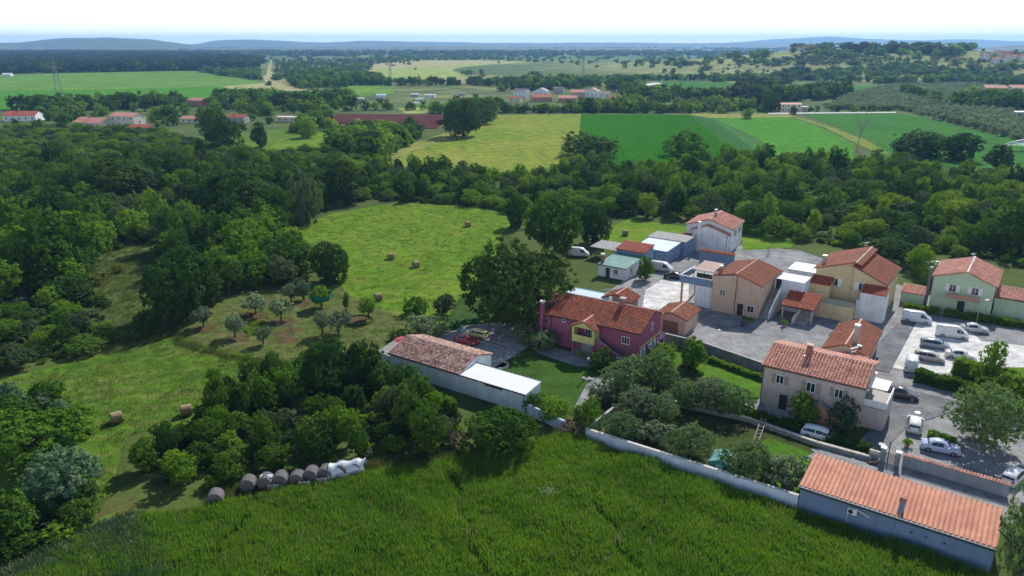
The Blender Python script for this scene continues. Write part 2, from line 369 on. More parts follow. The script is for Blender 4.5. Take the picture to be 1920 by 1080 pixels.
S('field', [(1190, 160), (1230, 155), (1245, 157), (1205, 163)], G_['white'], .3)
S('field', [(1320, 168), (1345, 163), (1372, 163), (1368, 171), (1330, 173)], G_['straw'], .3)
S('field', [(1440, 176), (1480, 166), (1540, 159), (1600, 160), (1570, 170), (1560, 185), (1480, 178)], G_['tan'], .2)
S('field', [(1565, 170), (1600, 161), (1660, 163), (1600, 180), (1560, 187)], G_['greenB'], .25)
S('field', [(1835, 178), (1905, 176), (1900, 200), (1850, 203), (1828, 196)], G_['yellow'], .2)
S('field', [(635, 214), (832, 215), (836, 222), (820, 242), (640, 240), (600, 228)], G_['redfield'], .2)
S('field', [(520, 262), (640, 242), (700, 236), (720, 250), (640, 275), (560, 285), (500, 282)], G_['meadow'], .12, jitter=1)
S('field', [(450, 250), (520, 243), (600, 240), (600, 262), (480, 285), (420, 282)], G_['lane'], .1, jitter=1)
S('field', [(922, 216), (1089, 214), (1087, 250), (1082, 300), (1040, 330), (940, 330), (850, 322), (735, 312), (752, 292), (800, 276), (860, 258)], G_['wheat'], .12)
S('field', [(735, 312), (752, 292), (800, 276), (860, 258), (922, 216), (905, 216), (850, 245), (780, 268), (720, 285), (700, 312)], G_['verge'], .16, jitter=.8)
S('field', [(1090, 214), (1296, 216), (1345, 240), (1400, 272), (1400, 310), (1090, 310), (1084, 290)], G_['beet'], .12)
S('field', [(1298, 216), (1335, 222), (1390, 248), (1440, 275), (1440, 300), (1400, 300), (1345, 240)], G_['blue'], .14)
S('field', [(1337, 222), (1480, 220), (1540, 240), (1600, 270), (1600, 300), (1440, 300), (1440, 272), (1390, 247)], G_['greenA'], .12)
S('path', [(1484, 220), (1496, 219.5), (1555, 237), (1632, 267), (1672, 290), (1648, 290), (1546, 240)], G_['verge2'], .17, jitter=.6)
S('field', [(1503, 214), (1680, 212), (1740, 222), (1890, 258), (1990, 285), (2000, 320), (1640, 310), (1640, 266), (1560, 235)], G_['greenB'], .12)
S('road', [(1440, 212), (1680, 210.5), (1680, 212.3), (1440, 214.2)], G_['white'], .25)
S('path', [(1280, 214), (1480, 213), (1490, 220), (1335, 222)], G_['verge'], .15, jitter=.5)
S('meadow', [(500, 448), (560, 425), (620, 402), (745, 380), (850, 386), (950, 398), (975, 410), (940, 440), (925, 520), (900, 600), (860, 610), (760, 600), (705, 588), (660, 575), (640, 535), (600, 480), (540, 460)], G_['meadow'], .06, jitter=.5)
S('meadow', [(-60, 722), (60, 700), (190, 668), (320, 625), (345, 620), (440, 660), (545, 668), (540, 700), (470, 760), (380, 790), (250, 812), (225, 860), (215, 930), (80, 1010), (-80, 1090), (-90, 900)], G_['lane'], .05, jitter=.4)
S('orchard_floor', [(322, 618), (400, 585), (470, 552), (560, 540), (640, 548), (680, 570), (760, 598), (770, 640), (730, 655), (600, 668), (530, 672), (440, 660), (360, 640)], G_['orchard'], .08, jitter=.4)
for q in ([(362, 612), (400, 610), (410, 622), (370, 626)], [(425, 632), (460, 628), (470, 640), (430, 645)], [(455, 585), (505, 585), (505, 598), (460, 598)], [(500, 598), (555, 600), (550, 612), (505, 610)], [(510, 625), (560, 612), (565, 622), (520, 636)], [(515, 637), (545, 630), (560, 640), (525, 646)], [(545, 566), (585, 562), (580, 574), (550, 576)], [(645, 595), (685, 592), (690, 606), (640, 612)]):
    S('soil', q, G_['soil'], .1, jitter=.25)
S('lane', [(-100, 1120), (60, 1040), (180, 960), (255, 935), (262, 950), (190, 985), (80, 1060), (-40, 1130)], G_['track'], .07, jitter=.35)
S('lane', [(0, 1085), (90, 1040), (195, 968), (240, 950), (200, 975), (110, 1040), (30, 1090)], G_['lane'], .09, jitter=.3)
S('grass_field', [(255, 975), (400, 955), (560, 915), (690, 892), (780, 875), (880, 862), (990, 836), (1060, 815), (1110, 832), (1300, 895), (1495, 960), (1700, 1030), (1860, 1085), (1900, 1300), (900, 1500), (-60, 1300), (-80, 1120), (150, 1020)], G_['tall'], .05, jitter=.3)
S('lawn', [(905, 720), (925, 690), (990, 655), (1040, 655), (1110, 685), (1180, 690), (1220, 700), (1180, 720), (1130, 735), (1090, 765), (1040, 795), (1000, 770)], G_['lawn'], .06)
S('yard', [(800, 640), (870, 612), (1000, 596), (1005, 640), (985, 655), (930, 688), (905, 700), (860, 690), (780, 660)], G_['gravel'], .08)
S('yard', [(860, 560), (1000, 570), (1005, 600), (880, 620), (830, 612)], G_['weeds'], .07)
S('path', [(1085, 748), (1100, 722), (1135, 700), (1170, 690), (1180, 700), (1140, 735), (1115, 760), (1090, 775), (1075, 770)], G_['conc'], .1)
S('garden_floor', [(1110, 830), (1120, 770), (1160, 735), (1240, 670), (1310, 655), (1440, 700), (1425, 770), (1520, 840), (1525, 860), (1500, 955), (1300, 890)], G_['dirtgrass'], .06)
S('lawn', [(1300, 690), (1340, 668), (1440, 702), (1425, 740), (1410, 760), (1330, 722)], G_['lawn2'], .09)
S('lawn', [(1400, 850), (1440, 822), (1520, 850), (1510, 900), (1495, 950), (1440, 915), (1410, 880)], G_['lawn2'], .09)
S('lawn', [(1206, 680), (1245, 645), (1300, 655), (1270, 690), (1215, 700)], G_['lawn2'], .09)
S('pavement', [(1120, 560), (1150, 540), (1200, 505), (1300, 450), (1500, 470), (1760, 560), (1990, 600), (2050, 960), (1885, 985), (1530, 850), (1520, 842), (1600, 838), (1640, 800), (1640, 745), (1440, 702), (1310, 654), (1243, 645), (1240, 600)], G_['conc'], .04)
S('driveway', [(1210, 545), (1245, 522), (1292, 520), (1290, 600), (1235, 640), (1200, 600)], G_['white'], .09)
S('parking', [(1672, 690), (1700, 640), (1720, 602), (1800, 606), (1840, 640), (1925, 650), (1990, 690), (1990, 730), (1880, 705), (1720, 700)], G_['white'], .09)
S('road', [(1655, 745), (1690, 728), (1760, 745), (1930, 790), (2000, 810), (2000, 850), (1860, 790), (1780, 775), (1700, 800), (1660, 845), (1620, 830)], G_['asphalt'], .1)
S('driveway', [(1615, 690), (1650, 640), (1690, 600), (1718, 603), (1700, 640), (1668, 700)], G_['asphalt'], .11)
S('pavement', [(1512, 858), (1560, 832), (1660, 868), (1690, 874), (1900, 940), (1890, 985), (1700, 930)], G_['paver'], .12)
S('lawn', [(1870, 690), (1940, 690), (1960, 740), (1900, 735)], G_['lane'], .1)
S('lawn', [(1120, 430), (1180, 412), (1290, 425), (1300, 445), (1200, 452), (1130, 462)], G_['meadow'], .07, jitter=.5)
S('lawn', [(1390, 440), (1470, 430), (1500, 445), (1480, 465), (1395, 470)], G_['meadow'], .07, jitter=.5)
S('path', [(1000, 655), (1040, 652), (1110, 672), (1120, 690), (1080, 688), (1010, 664)], G_['conc'], .11)
S('path', [(1198, 690), (1240, 652), (1246, 655), (1206, 696)], G_['conc'], .12)
S('path', [(1405, 775), (1425, 745), (1440, 770), (1500, 800), (1520, 820), (1470, 810)], G_['conc'], .12)

# plough ridges in the red field and crop rows: real low ridges, too many to count
def rows(name, px0, px1, depth_px, nrow, wid, hgt, mat, gap=.12, z=.14):
    a0, a1 = at(*px0), at(*px1); b0, b1 = at(*depth_px[0]), at(*depth_px[1]); v = []; f = []
    for i in range(nrow):
        t = (i + .5) / nrow; p, q = a0.lerp(a1, t), b0.lerp(b1, t); d = (q - p); K = max(6, int(d.length / 2.2)); s = Vector((d.y, -d.x, 0)).normalized()
        for k in range(K + 1):
            c = p + d * (k / K) + s * rnd.uniform(-.1, .1); ww = wid * rnd.uniform(.7, 1.15) / 2; h = hgt * rnd.uniform(.6, 1.2)
            base = len(v); v += [(c.x - s.x * ww, c.y - s.y * ww, z), (c.x, c.y, z + h), (c.x + s.x * ww, c.y + s.y * ww, z)]
            if k and rnd.random() > gap: f += [(base - 3, base - 2, base + 1, base), (base - 2, base - 1, base + 2, base + 1)]
    return tag(link(name, pymesh(name, v, f, mat)), kind='stuff')
crop_mat = M('crop_leaves', (.034, .15, .010), .3, 1.5, 1, spec=0)
rows('crop_rows', (1091, 215), (1294, 217), ((1086, 305), (1398, 305)), 62, 1.0, .26, crop_mat, .05)
rows('crop_rows', (1300, 217.5), (1334, 222), ((1405, 296), (1438, 298)), 12, .9, .14, M('bluish_crop_leaves', (.05, .14, .04), .3, 1.5, 1, spec=0))
rows('plough_ridges', (640, 239), (818, 241), ((604, 229), (834, 222)), 60, 1.0, .25, M('red_clods', (.095, .034, .028), .3, 1.5, 1, spec=0), .05)
# ------------------------------------------------------------------ vegetation
LEAF = dict(
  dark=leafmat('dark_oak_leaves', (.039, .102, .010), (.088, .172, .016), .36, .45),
  deep=leafmat('deep_green_leaves', (.030, .076, .010), (.062, .125, .015), .32, .12),
  mid=leafmat('green_leaves', (.08, .185, .010), (.155, .28, .020), .44, .45),
  bright=leafmat('bright_leaves', (.115, .22, .009), (.20, .31, .018), .45, .3),
  grey=leafmat('grey_green_leaves', (.065, .115, .04), (.11, .16, .06), .35, .35),
  olive=leafmat('olive_leaves', (.125, .19, .085), (.23, .30, .155), .4, .22),
  silver=leafmat('willow_leaves', (.095, .18, .085), (.165, .26, .135), .38, .15),
  pine=leafmat('pine_needles', (.022, .045, .02), (.035, .06, .024), .1, .25),
  fresh=leafmat('fresh_olive_leaves', (.095, .18, .05), (.18, .28, .09), .4, .2),
  yellow=leafmat('broom_flowers', (.30, .23, .01), (.10, .13, .02), .3, .2),
  brown=leafmat('dry_twigs', (.11, .075, .05), (.15, .11, .075), .1, .25))
BARK = M('bark', (.09, .07, .05), .3, 8, .95)

def crown(name, mat, seed, n, leaf, lobes=16, spread=.62, lr=(.28, .46), top=1.0, ragged=.12, shape='round'):
    """foliage: leaf sprays on the skin of many overlapping clumps; radius 1, height 0..1"""
    r = np.random.default_rng(seed)
    d = r.normal(size=(lobes, 3)); d /= np.linalg.norm(d, axis=1)[:, None]; d[:, 2] = np.where(d[:, 2] < -.75, -d[:, 2], d[:, 2])
    rad = r.uniform(*lr, lobes); c = d * (spread * r.uniform(.62, 1.18, lobes))[:, None]; c[:, :2] += r.normal(size=2) * .06
    if shape == 'column': c[:, :2] *= .55
    if shape == 'cone':
        c[:, 2] = r.uniform(-.8, .75, lobes); k = (1 - (c[:, 2] + 1) / 2) * .75 + .08; th = r.uniform(0, 6.28, lobes)
        c[:, 0] = np.cos(th) * k; c[:, 1] = np.sin(th) * k; rad = .14 + k * .28
    c = np.vstack([c, [[0, 0, .05]]]); rad = np.append(rad, .55 if shape == 'round' else .3)
    c = np.vstack([c, [[0, 0, -.3]]]); rad = np.append(rad, .45 if shape == 'round' else .3)
    pr = rad ** 2; pr /= pr.sum(); per = 16; m_ = n // per * 2; k = r.choice(len(rad), m_, p=pr)
    u = r.normal(size=(m_, 3)); u /= np.linalg.norm(u, axis=1)[:, None]
    q = c[k] + u * (rad[k] * (1 + ragged * r.normal(size=m_)))[:, None]              # twig clusters on the skin of the clumps
    inside = np.zeros(m_, bool)
    for i in range(len(rad)): inside |= (np.linalg.norm(q - c[i], axis=1) < rad[i] * .72) & (k != i)
    keep = ~inside & (q[:, 2] > -.95); q, u, k = q[keep][:n // per], u[keep][:n // per], k[keep][:n // per]
    cr = leaf * 1.9 * r.uniform(.7, 1.35, len(q))
    off = r.normal(size=(len(q), per, 3)); off /= np.linalg.norm(off, axis=2)[..., None]; off += u[:, None, :] * .45
    p = (q[:, None, :] + off * (cr[:, None] * r.uniform(.35, 1.0, (len(q), per)))[..., None]).reshape(-1, 3)
    u = (u[:, None, :] * .5 + off * .6).reshape(-1, 3); n = len(p)
    core = r.random(n) < .12; p[core] *= r.uniform(.5, .85, (core.sum(), 1))
    nrm = u + r.normal(size=(n, 3)) * .4 + np.array([0, 0, .15]); nrm /= np.linalg.norm(nrm, axis=1)[:, None]
    t = np.cross(nrm, r.normal(size=(n, 3))); t /= np.linalg.norm(t, axis=1)[:, None]; s = np.cross(nrm, t)
    a = (leaf * r.uniform(.55, 1.45, n))[:, None]; wdt = a * r.uniform(.45, .8, n)[:, None]
    fold = nrm * a * .22
    v = np.stack([p - t * a, p - s * wdt + fold, p + t * a, p + s * wdt + fold], 1).reshape(-1, 3)
    v[:, 2] = (v[:, 2] + 1) / 2 * top; v[:, :2] *= .97
    i = np.arange(n) * 4
    return pymesh(name, v, np.stack([i, i + 1, i + 2, i + 3], 1), mat)
def trunk_mesh(name, seed, r0=.05, spread=.35):
    """unit-high trunk with limbs"""
    q = random.Random(seed); m = MB(); p = Vector((0, 0, -.03)); top = Vector((q.uniform(-.04, .04), q.uniform(-.04, .04), .42))
    m.cone(p, top, r0 * 1.25, r0 * .8, 8)
    for i in range(5):
        a = i * 1.256 + q.uniform(-.4, .4); e = top + Vector((math.cos(a) * spread, math.sin(a) * spread, q.uniform(.2, .42)))
        md = top.lerp(e, .5) + Vector((0, 0, -.03)); m.cone(top - Vector((0, 0, .05)), md, r0 * .6, r0 * .38, 6); m.cone(md, e, r0 * .38, r0 * .12, 6)
    return m.mesh(name, BARK)
TRUNK = [trunk_mesh('trunk_%d' % i, i) for i in range(3)]
TRUNK_MULTI = trunk_mesh('trunk_olive', 9, .06, .45)
KIND = {}
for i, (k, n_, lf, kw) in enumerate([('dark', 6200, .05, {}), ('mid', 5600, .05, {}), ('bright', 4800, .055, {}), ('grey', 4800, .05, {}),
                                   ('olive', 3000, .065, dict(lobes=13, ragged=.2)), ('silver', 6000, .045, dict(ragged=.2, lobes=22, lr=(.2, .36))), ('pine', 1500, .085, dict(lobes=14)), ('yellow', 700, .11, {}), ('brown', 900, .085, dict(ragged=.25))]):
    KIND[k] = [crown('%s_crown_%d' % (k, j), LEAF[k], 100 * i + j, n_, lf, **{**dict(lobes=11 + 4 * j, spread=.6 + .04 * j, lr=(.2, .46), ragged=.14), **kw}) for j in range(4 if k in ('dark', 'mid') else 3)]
BIG = [crown('great_crown_%d' % j, LEAF['deep'], 900 + j, 19000, .033, 46, .64, (.18, .36), ragged=.1) for j in range(2)]
BIGM = [crown('great_green_crown_%d' % j, LEAF['mid'], 910 + j, 15000, .033, 36, .66, (.17, .34), ragged=.1) for j in range(2)]
BIGO = [crown('great_olive_crown_%d' % j, LEAF['olive'], 920 + j, 12000, .032, 34, .64, (.17, .32), ragged=.18) for j in range(2)]
FRESH = [crown('compact_crown_%d' % j, LEAF['fresh'], 940 + j, 13000, .031, 44, .58, (.18, .34), ragged=.14) for j in range(2)]
for k_ in ('dark', 'mid', 'bright'):
    KIND[k_].append(crown(k_ + '_tall_crown', LEAF[k_], 951, 4500, .055, 20, .75, (.2, .36), shape='column'))
CONE = crown('cone_crown', LEAF['mid'], 930, 3500, .06, 26, shape='cone')
CYPRESS = crown('cypress_crown', LEAF['pine'], 931, 1200, .1, 18, .7, (.3, .4), shape='column')
FARC = {k: [crown('%s_far_%d' % (k, j), LEAF[k], 700 + j + hash_, n_, lf, 9, .55) for j in range(3)] for hash_, (k, n_, lf) in enumerate([('dark', 420, .17), ('mid', 380, .18), ('bright', 360, .18), ('grey', 340, .17), ('olive', 300, .2), ('pine', 420, .16)])}

COUNT = {}
def plant(name, x, y, r, h, crown_me, label, group=None, cat='tree', base=.0, trunk=None, z=None, squash=None):
    """one tree or shrub: r crown radius, h full height"""
    o = thing(name, label, cat, (x, y, H(x, y) if z is None else z), rnd.uniform(0, 6.28), group)
    if trunk is not False:
        link('trunk', trunk or rnd.choice(TRUNK), o, scale=(h * .75 * (.7 + .3 * rnd.random()),) * 2 + (h * .8,))
    link('crown', crown_me, o, (0, 0, h * base), scale=(r * rnd.uniform(.93, 1.07), r * rnd.uniform(.93, 1.07), h * (1 - base)))
    COUNT[name] = COUNT.get(name, 0) + 1
    return o
def trunk_ok(n_): return n_ in ('broadleaf_tree', 'shrub')
def hero(name, bx, by, wpx, hpx, kind, label, group=None, cat='tree', base=.0, **k):
    """a plant measured in the photo: foot (bx, by), width and height in photo pixels"""
    if cat == 'tree' and any(k_ in label for k_ in ('bush', 'shrub', 'laurel')): name, cat = 'shrub', 'shrub'
    p = at(bx, by); s = mpx(p); el = math.atan2(CAM_H - 2, p.y)
    r = wpx * s / 2; h = max(hpx * s - r * .55 * math.sin(el), hpx * s * .6) / math.cos(el)
    me = kind if not isinstance(kind, str) else rnd.choice(KIND[kind])
    if base == 0 and trunk_ok(name): base = -.1
    return plant(name, p.x, p.y, r, h, me, label, group, cat, base, **k)
T = 'broadleaf_tree'
# -- plants one can single out
for a in [
  (T, 964, 608, 212, 176, BIG[0], 'huge dark walnut tree with a double crown between the mown meadow and the magenta house'),
  (T, 1040, 480, 116, 116, BIGM[0], 'large round green tree behind the huge dark walnut'),
  (T, 1112, 458, 72, 80, BIG[1], 'round dark tree at the corner of the small lawn behind the sheds'),
  (T, 970, 425, 46, 62, 'dark', 'narrow dark tree at the far right corner of the mown meadow'),
  (T, 622, 528, 78, 78, BIG[1], 'round dark tree alone on the left edge of the mown meadow'),
  (T, 350, 592, 140, 128, BIG[0], 'big dark oak standing free in the clearing left of the olive orchard'),
  (T, 642, 378, 96, 82, BIG[1], 'tall dark tree at the far left corner of the mown meadow'),
  (T, 578, 420, 66, 92, 'grey', 'slim grey green tree beside the tall dark tree at the meadow corner'),
  (T, 432, 408, 150, 96, BIG[0], 'broad dark oak in the middle of the wood left of the meadow'),
  (T, 95, 522, 150, 120, BIGM[1], 'broad round oak at the left edge of the picture above the scrub'),
  (T, 370, 468, 130, 60, BIGM[0], 'wide oak behind the free-standing oak of the clearing'),
  (T, 465, 490, 110, 80, BIGM[1], 'bright rimmed oak above the low dark thicket beside the meadow'),
  (T, 545, 498, 84, 72, 'mid', 'round oak at the meadow edge beside the low thicket'),
  (T, 230, 372, 150, 74, BIG[1], 'wide dark oak deep in the left wood'),
  (T, 1100, 292, 110, 44, 'dark', 'broad dark oak standing in front of the row crop field'),
  (T, 868, 256, 78, 74, BIG[0], 'big dark tree at the left corner of the wheat field'),
  (T, 905, 232, 60, 44, 'dark', 'dark tree right behind the big one at the wheat field corner'),
  (T, 770, 262, 30, 44, 'dark', 'tall dark tree in front of the ploughed red field'),
  (T, 425, 280, 56, 60, 'dark', 'dark tree on the green behind the left wood, lower of a pair'),
  (T, 395, 262, 50, 56, 'dark', 'dark tree on the green behind the left wood, upper of a pair'),
  (T, 488, 276, 44, 44, 'dark', 'umbrella-shaped tree on the small green paddock'),
  (T, 575, 258, 38, 34, 'mid', 'small tree with bare stem on the small green paddock'),
  (T, 1290, 292, 74, 44, 'mid', 'green tree on the near edge of the row crop field'),
  (T, 1715, 292, 108, 48, KIND['dark'][0], 'great dark domed tree on the near edge of the deep green field'),
  (T, 1800, 300, 70, 46, 'dark', 'dark tree beside the great domed tree by the deep green field'),
  (T, 1870, 318, 60, 40, 'dark', 'dark tree by the irrigation jet'),
  (T, 1400, 222, 26, 18, 'mid', 'small flat-topped tree on the bare path between the fields'),
  (T, 1487, 214, 14, 16, 'dark', 'little round tree before the stone farmhouse'),
  (T, 1445, 209, 34, 36, 'dark', 'dark round tree left of the stone farmhouse'),
  (T, 505, 161, 12, 9, 'dark', 'single round tree on the pale straw strip by the track'),
  (T, 1262, 140, 12, 12, 'dark', 'little round tree before the tan pasture, behind the village'),
  (T, 1838, 826, 132, 112, FRESH[0], 'large pale green olive tree on the road bend at the right'),
  (T, 930, 850, 148, 92, BIGM[0], 'wide bright mulberry bush in front of the white boundary wall'),
  (T, 95, 765, 62, 50, 'dark', 'small dark tree standing up behind the brown green bush at lower left'),
  (T, 70, 862, 170, 96, 'mid', 'wide brown green bush at lower left beside the grass lane'),
  (T, 130, 935, 130, 98, KIND['silver'][0], 'pale silvery willow bush at lower left'),
  (T, 25, 1015, 120, 84, 'dark', 'dark green bush in front of the silvery willow at the lower left edge'),
  (T, 150, 985, 74, 46, 'dark', 'bush with yellow green shoots beside the dirt track at lower left'),
  (T, 10, 775, 60, 56, KIND['silver'][1], 'silvery shrub cut by the left edge of the picture'),
  (T, 612, 742, 116, 112, BIG[1], 'biggest dark tree of the thicket, rising towards the orchard'),
  (T, 684, 728, 92, 96, 'dark', 'dark tree at the upper right of the thicket by the old shed end'),
  (T, 545, 758, 92, 84, 'mid', 'round green tree left of the biggest thicket tree'),
  (T, 412, 792, 58, 96, KIND['dark'][4], 'slim upright dark tree at the upper left of the thicket'),
  (T, 480, 782, 86, 84, 'dark', 'dark bushy tree between the slim upright one and the thicket middle'),
  (T, 762, 776, 84, 74, 'dark', 'dark tree of the thicket before the outbuilding wall'),
  (T, 820, 800, 80, 70, BIGM[0], 'green tree of the thicket before the white sheet roof'),
  (T, 1904, 1090, 84, 150, FRESH[1], 'bright green tree cut by the right edge beside the blue grey garage'),
  (T, 1898, 765, 90, 60, 'bright', 'bright green shrub at the right edge by the road'),
  (T, 1895, 470, 70, 80, 'dark', 'tall dark tree behind the pale green house at the right edge'),
  (T, 1545, 385, 46, 40, 'dark', 'dark oak in the wood behind the yellow house'),
  (T, 1725, 512, 44, 50, BIGM[1], 'bright round tree beside the pale green house'),
  (T, 1742, 535, 42, 40, 'mid', 'grey green bush below the bright round tree at the green house'),
  (T, 1210, 525, 40, 46, 'bright', 'light green fig tree before the green roofed shed'),
  (T, 1300, 690, 66, 60, 'mid', 'bushy garden tree by the grey block wall of the garden'),
  (T, 1250, 664, 40, 22, 'bright', 'round clipped shrub by the gable of the magenta house'),
  (T, 1246, 682, 60, 34, 'mid', 'leafy shrub on the strip of lawn by the magenta gable'),
  (T, 1128, 690, 48, 40, 'dark', 'dark laurel under the outside stair of the magenta house'),
  (T, 1020, 655, 66, 46, KIND['olive'][0], 'olive green bush before the left end of the magenta house'),
  (T, 985, 640, 60, 40, KIND['olive'][1], 'olive green bush between the gravel yard and the magenta house'),
  (T, 1512, 795, 62, 56, KIND['mid'][1], 'glossy dark citrus tree before the pale pink house'),
  (T, 1582, 812, 62, 58, KIND['grey'][1], 'sparse brownish tree by the stair of the pale pink house'),
  (T, 780, 588, 50, 40, 'mid', 'green bush at the near right corner of the mown meadow'),
  (T, 830, 588, 50, 42, 'grey', 'grey green bush beside the huge walnut by the yard'),
  (T, 800, 628, 70, 46, KIND['olive'][2], 'olive green bush behind the tiled outbuilding'),
  (T, 745, 640, 50, 26, 'mid', 'low hedge bush at the far left corner of the tiled outbuilding')]:
    hero(*a)
hero('pine_tree', 1852, 730, 66, 84, CONE, 'cone-shaped green conifer beside the parking yard', base=.05)
hero('cypress_tree', 1422, 206, 11, 26, CYPRESS, 'slender dark cypress left of the stone farmhouse', base=.0)
hero('cypress_tree', 949, 166, 6, 11, CYPRESS, 'small dark cypress beside the far village', base=.0)
# the garden olives inside the boundary wall
for i, (x, y, ww, hh, lab) in enumerate([
  (1170, 740, 110, 84, 'big olive tree over the garden path by the magenta house'), (1232, 735, 90, 86, 'tall olive in the middle of the garden grove'),
  (1195, 790, 96, 74, 'olive at the back of the grove above the white wall gap'), (1232, 800, 72, 70, 'leaning olive on the shady side of the garden grove'),
  (1290, 765, 70, 66, 'olive by the low stone wall, left of the lawn'), (1325, 768, 76, 68, 'twin-headed olive over the low stone wall'),
  (1378, 775, 84, 66, 'spreading olive at the corner of the pale pink house lawn'), (1165, 825, 70, 62, 'dusty grey olive leaning over the end of the white wall'),
  (1222, 832, 66, 54, 'green olive behind the start of the white wall'), (1292, 858, 96, 72, 'round olive over the middle of the white wall'),
  (1385, 895, 90, 84, 'bushy green olive over the white wall by the turquoise shed'), (1478, 915, 66, 70, 'thin grey olive by the corner of the blue grey garage'),
  (1440, 895, 44, 52, 'bare greyish young olive near the stepping stones'), (1130, 758, 52, 44, 'dark low olive beside the sandy garden path')]):
    p = hero('olive_tree', x, y, ww * 1.12, hh * .98, (FRESH[i % 2] if i % 3 != 2 else BIGO[i % 2]) if ww > 68 else KIND['olive'][i % 3], lab, 'olive trees in the walled garden', base=-.04, trunk=TRUNK_MULTI)
for i, (x, y, ww, hh, lab) in enumerate([
  (1040, 790, 64, 54, 'feathery green shrub behind the gap in the white wall'), (1095, 806, 66, 62, 'green shrub with a red brown foot in the wall gap'), (1002, 772, 50, 44, 'dark shrub at the end of the white sheet roof')]):
    hero(T, x, y, ww, hh, KIND['mid'][i], lab, 'shrubs inside the wall gap')
hero('shrub', 1072, 812, 60, 34, 'brown', 'red brown dry shrub low in the gap of the white wall', cat='shrub', base=0, trunk=False)
hero('shrub', 860, 838, 52, 30, 'brown', 'brown dead bramble beside the wide mulberry bush', cat='shrub', base=0, trunk=False)
# the orchard
for i, (x, y, ww, hh, lab, kd) in enumerate([
  (382, 613, 44, 40, 'leftmost grey olive of the orchard', 'olive'), (441, 633, 42, 42, 'rounded grey olive nearest to the vegetable bed', 'olive'),
  (480, 590, 56, 42, 'two-lobed olive at the back left of the orchard', 'olive'), (528, 602, 50, 46, 'greener olive in the middle of the orchard', 'olive'),
  (494, 646, 34, 34, 'small grey olive at the near side of the vegetable bed', 'olive'), (546, 566, 34, 38, 'olive at the back of the orchard against the dark thicket', 'olive'),
  (570, 562, 28, 40, 'slim silver olive beside the netted tree', 'silver'), (605, 628, 32, 46, 'pale thin olive right of the seed rows', 'olive'), (635, 628, 52, 50, 'airy grey olive in front of the round pond bed', 'olive'),
  (692, 598, 38, 46, 'young green fruit tree at the right end of the orchard', 'mid'), (649, 588, 16, 40, 'thin upright sapling behind the round pond bed', 'mid')]):
    hero('olive_tree' if kd != 'mid' else 'fruit_tree', x, y, ww, hh, KIND[kd][i % 3], lab, 'trees of the dry orchard', base=.22, trunk=TRUNK_MULTI if kd != 'mid' else None)
nt_ = hero('fruit_tree', 603, 577, 44, 46, KIND['mid'][2], 'fruit tree wrapped in a turquoise net in the orchard', 'trees of the dry orchard', base=.25)
v = []; f = []; K = 30
for j, (zz, rr) in enumerate([(1.25, .75), (1.5, 1.55), (2.1, 1.95), (2.75, 2.02)]):
    for i in range(K):
        a = 2 * math.pi * i / K; v.append((rr * (1 + .07 * math.sin(5 * a + j)) * math.cos(a), rr * (1 + .07 * math.sin(7 * a)) * math.sin(a), zz + (.22 * math.sin(4 * a) if j == 3 else .05 * math.sin(6 * a))))
f = [(j * K + i, j * K + (i + 1) % K, (j + 1) * K + (i + 1) % K, (j + 1) * K + i) for j in range(3) for i in range(K)]
link('net', pymesh('net', v, f, M('turquoise_net', (.01, .16, .12), .3, 9, .8)), nt_)

# -- woods: many trees, one by one where they show largest, the rest as one mass
heroes = np.array([(o.location.x, o.location.y) for o in C.objects if o.get('category') in ('tree', 'shrub')])
def fill(poly, spacing, avoid=(), n0=4000):
    q = pick(poly, n0); out = []; cell = {}
    for p in q:
        s = spacing * (.75 + .5 * rnd.random()); g = (int(p[0] // spacing), int(p[1] // spacing))
        if any(math.dist(p, o) < s for i in (-2, -1, 0, 1, 2) for j in (-2, -1, 0, 1, 2) for o in cell.get((g[0] + i, g[1] + j), ())): continue
        if len(heroes) and np.min(np.hypot(heroes[:, 0] - p[0], heroes[:, 1] - p[1])) < spacing * .5: continue
        out.append(p); cell.setdefault(g, []).append(p)
    return out
CLEAR = [gpoly(q) for q in ([(190, 480), (260, 455), (330, 540), (320, 620), (220, 625), (180, 560)], [(0, 722), (190, 668), (330, 622), (330, 640), (0, 740)])]
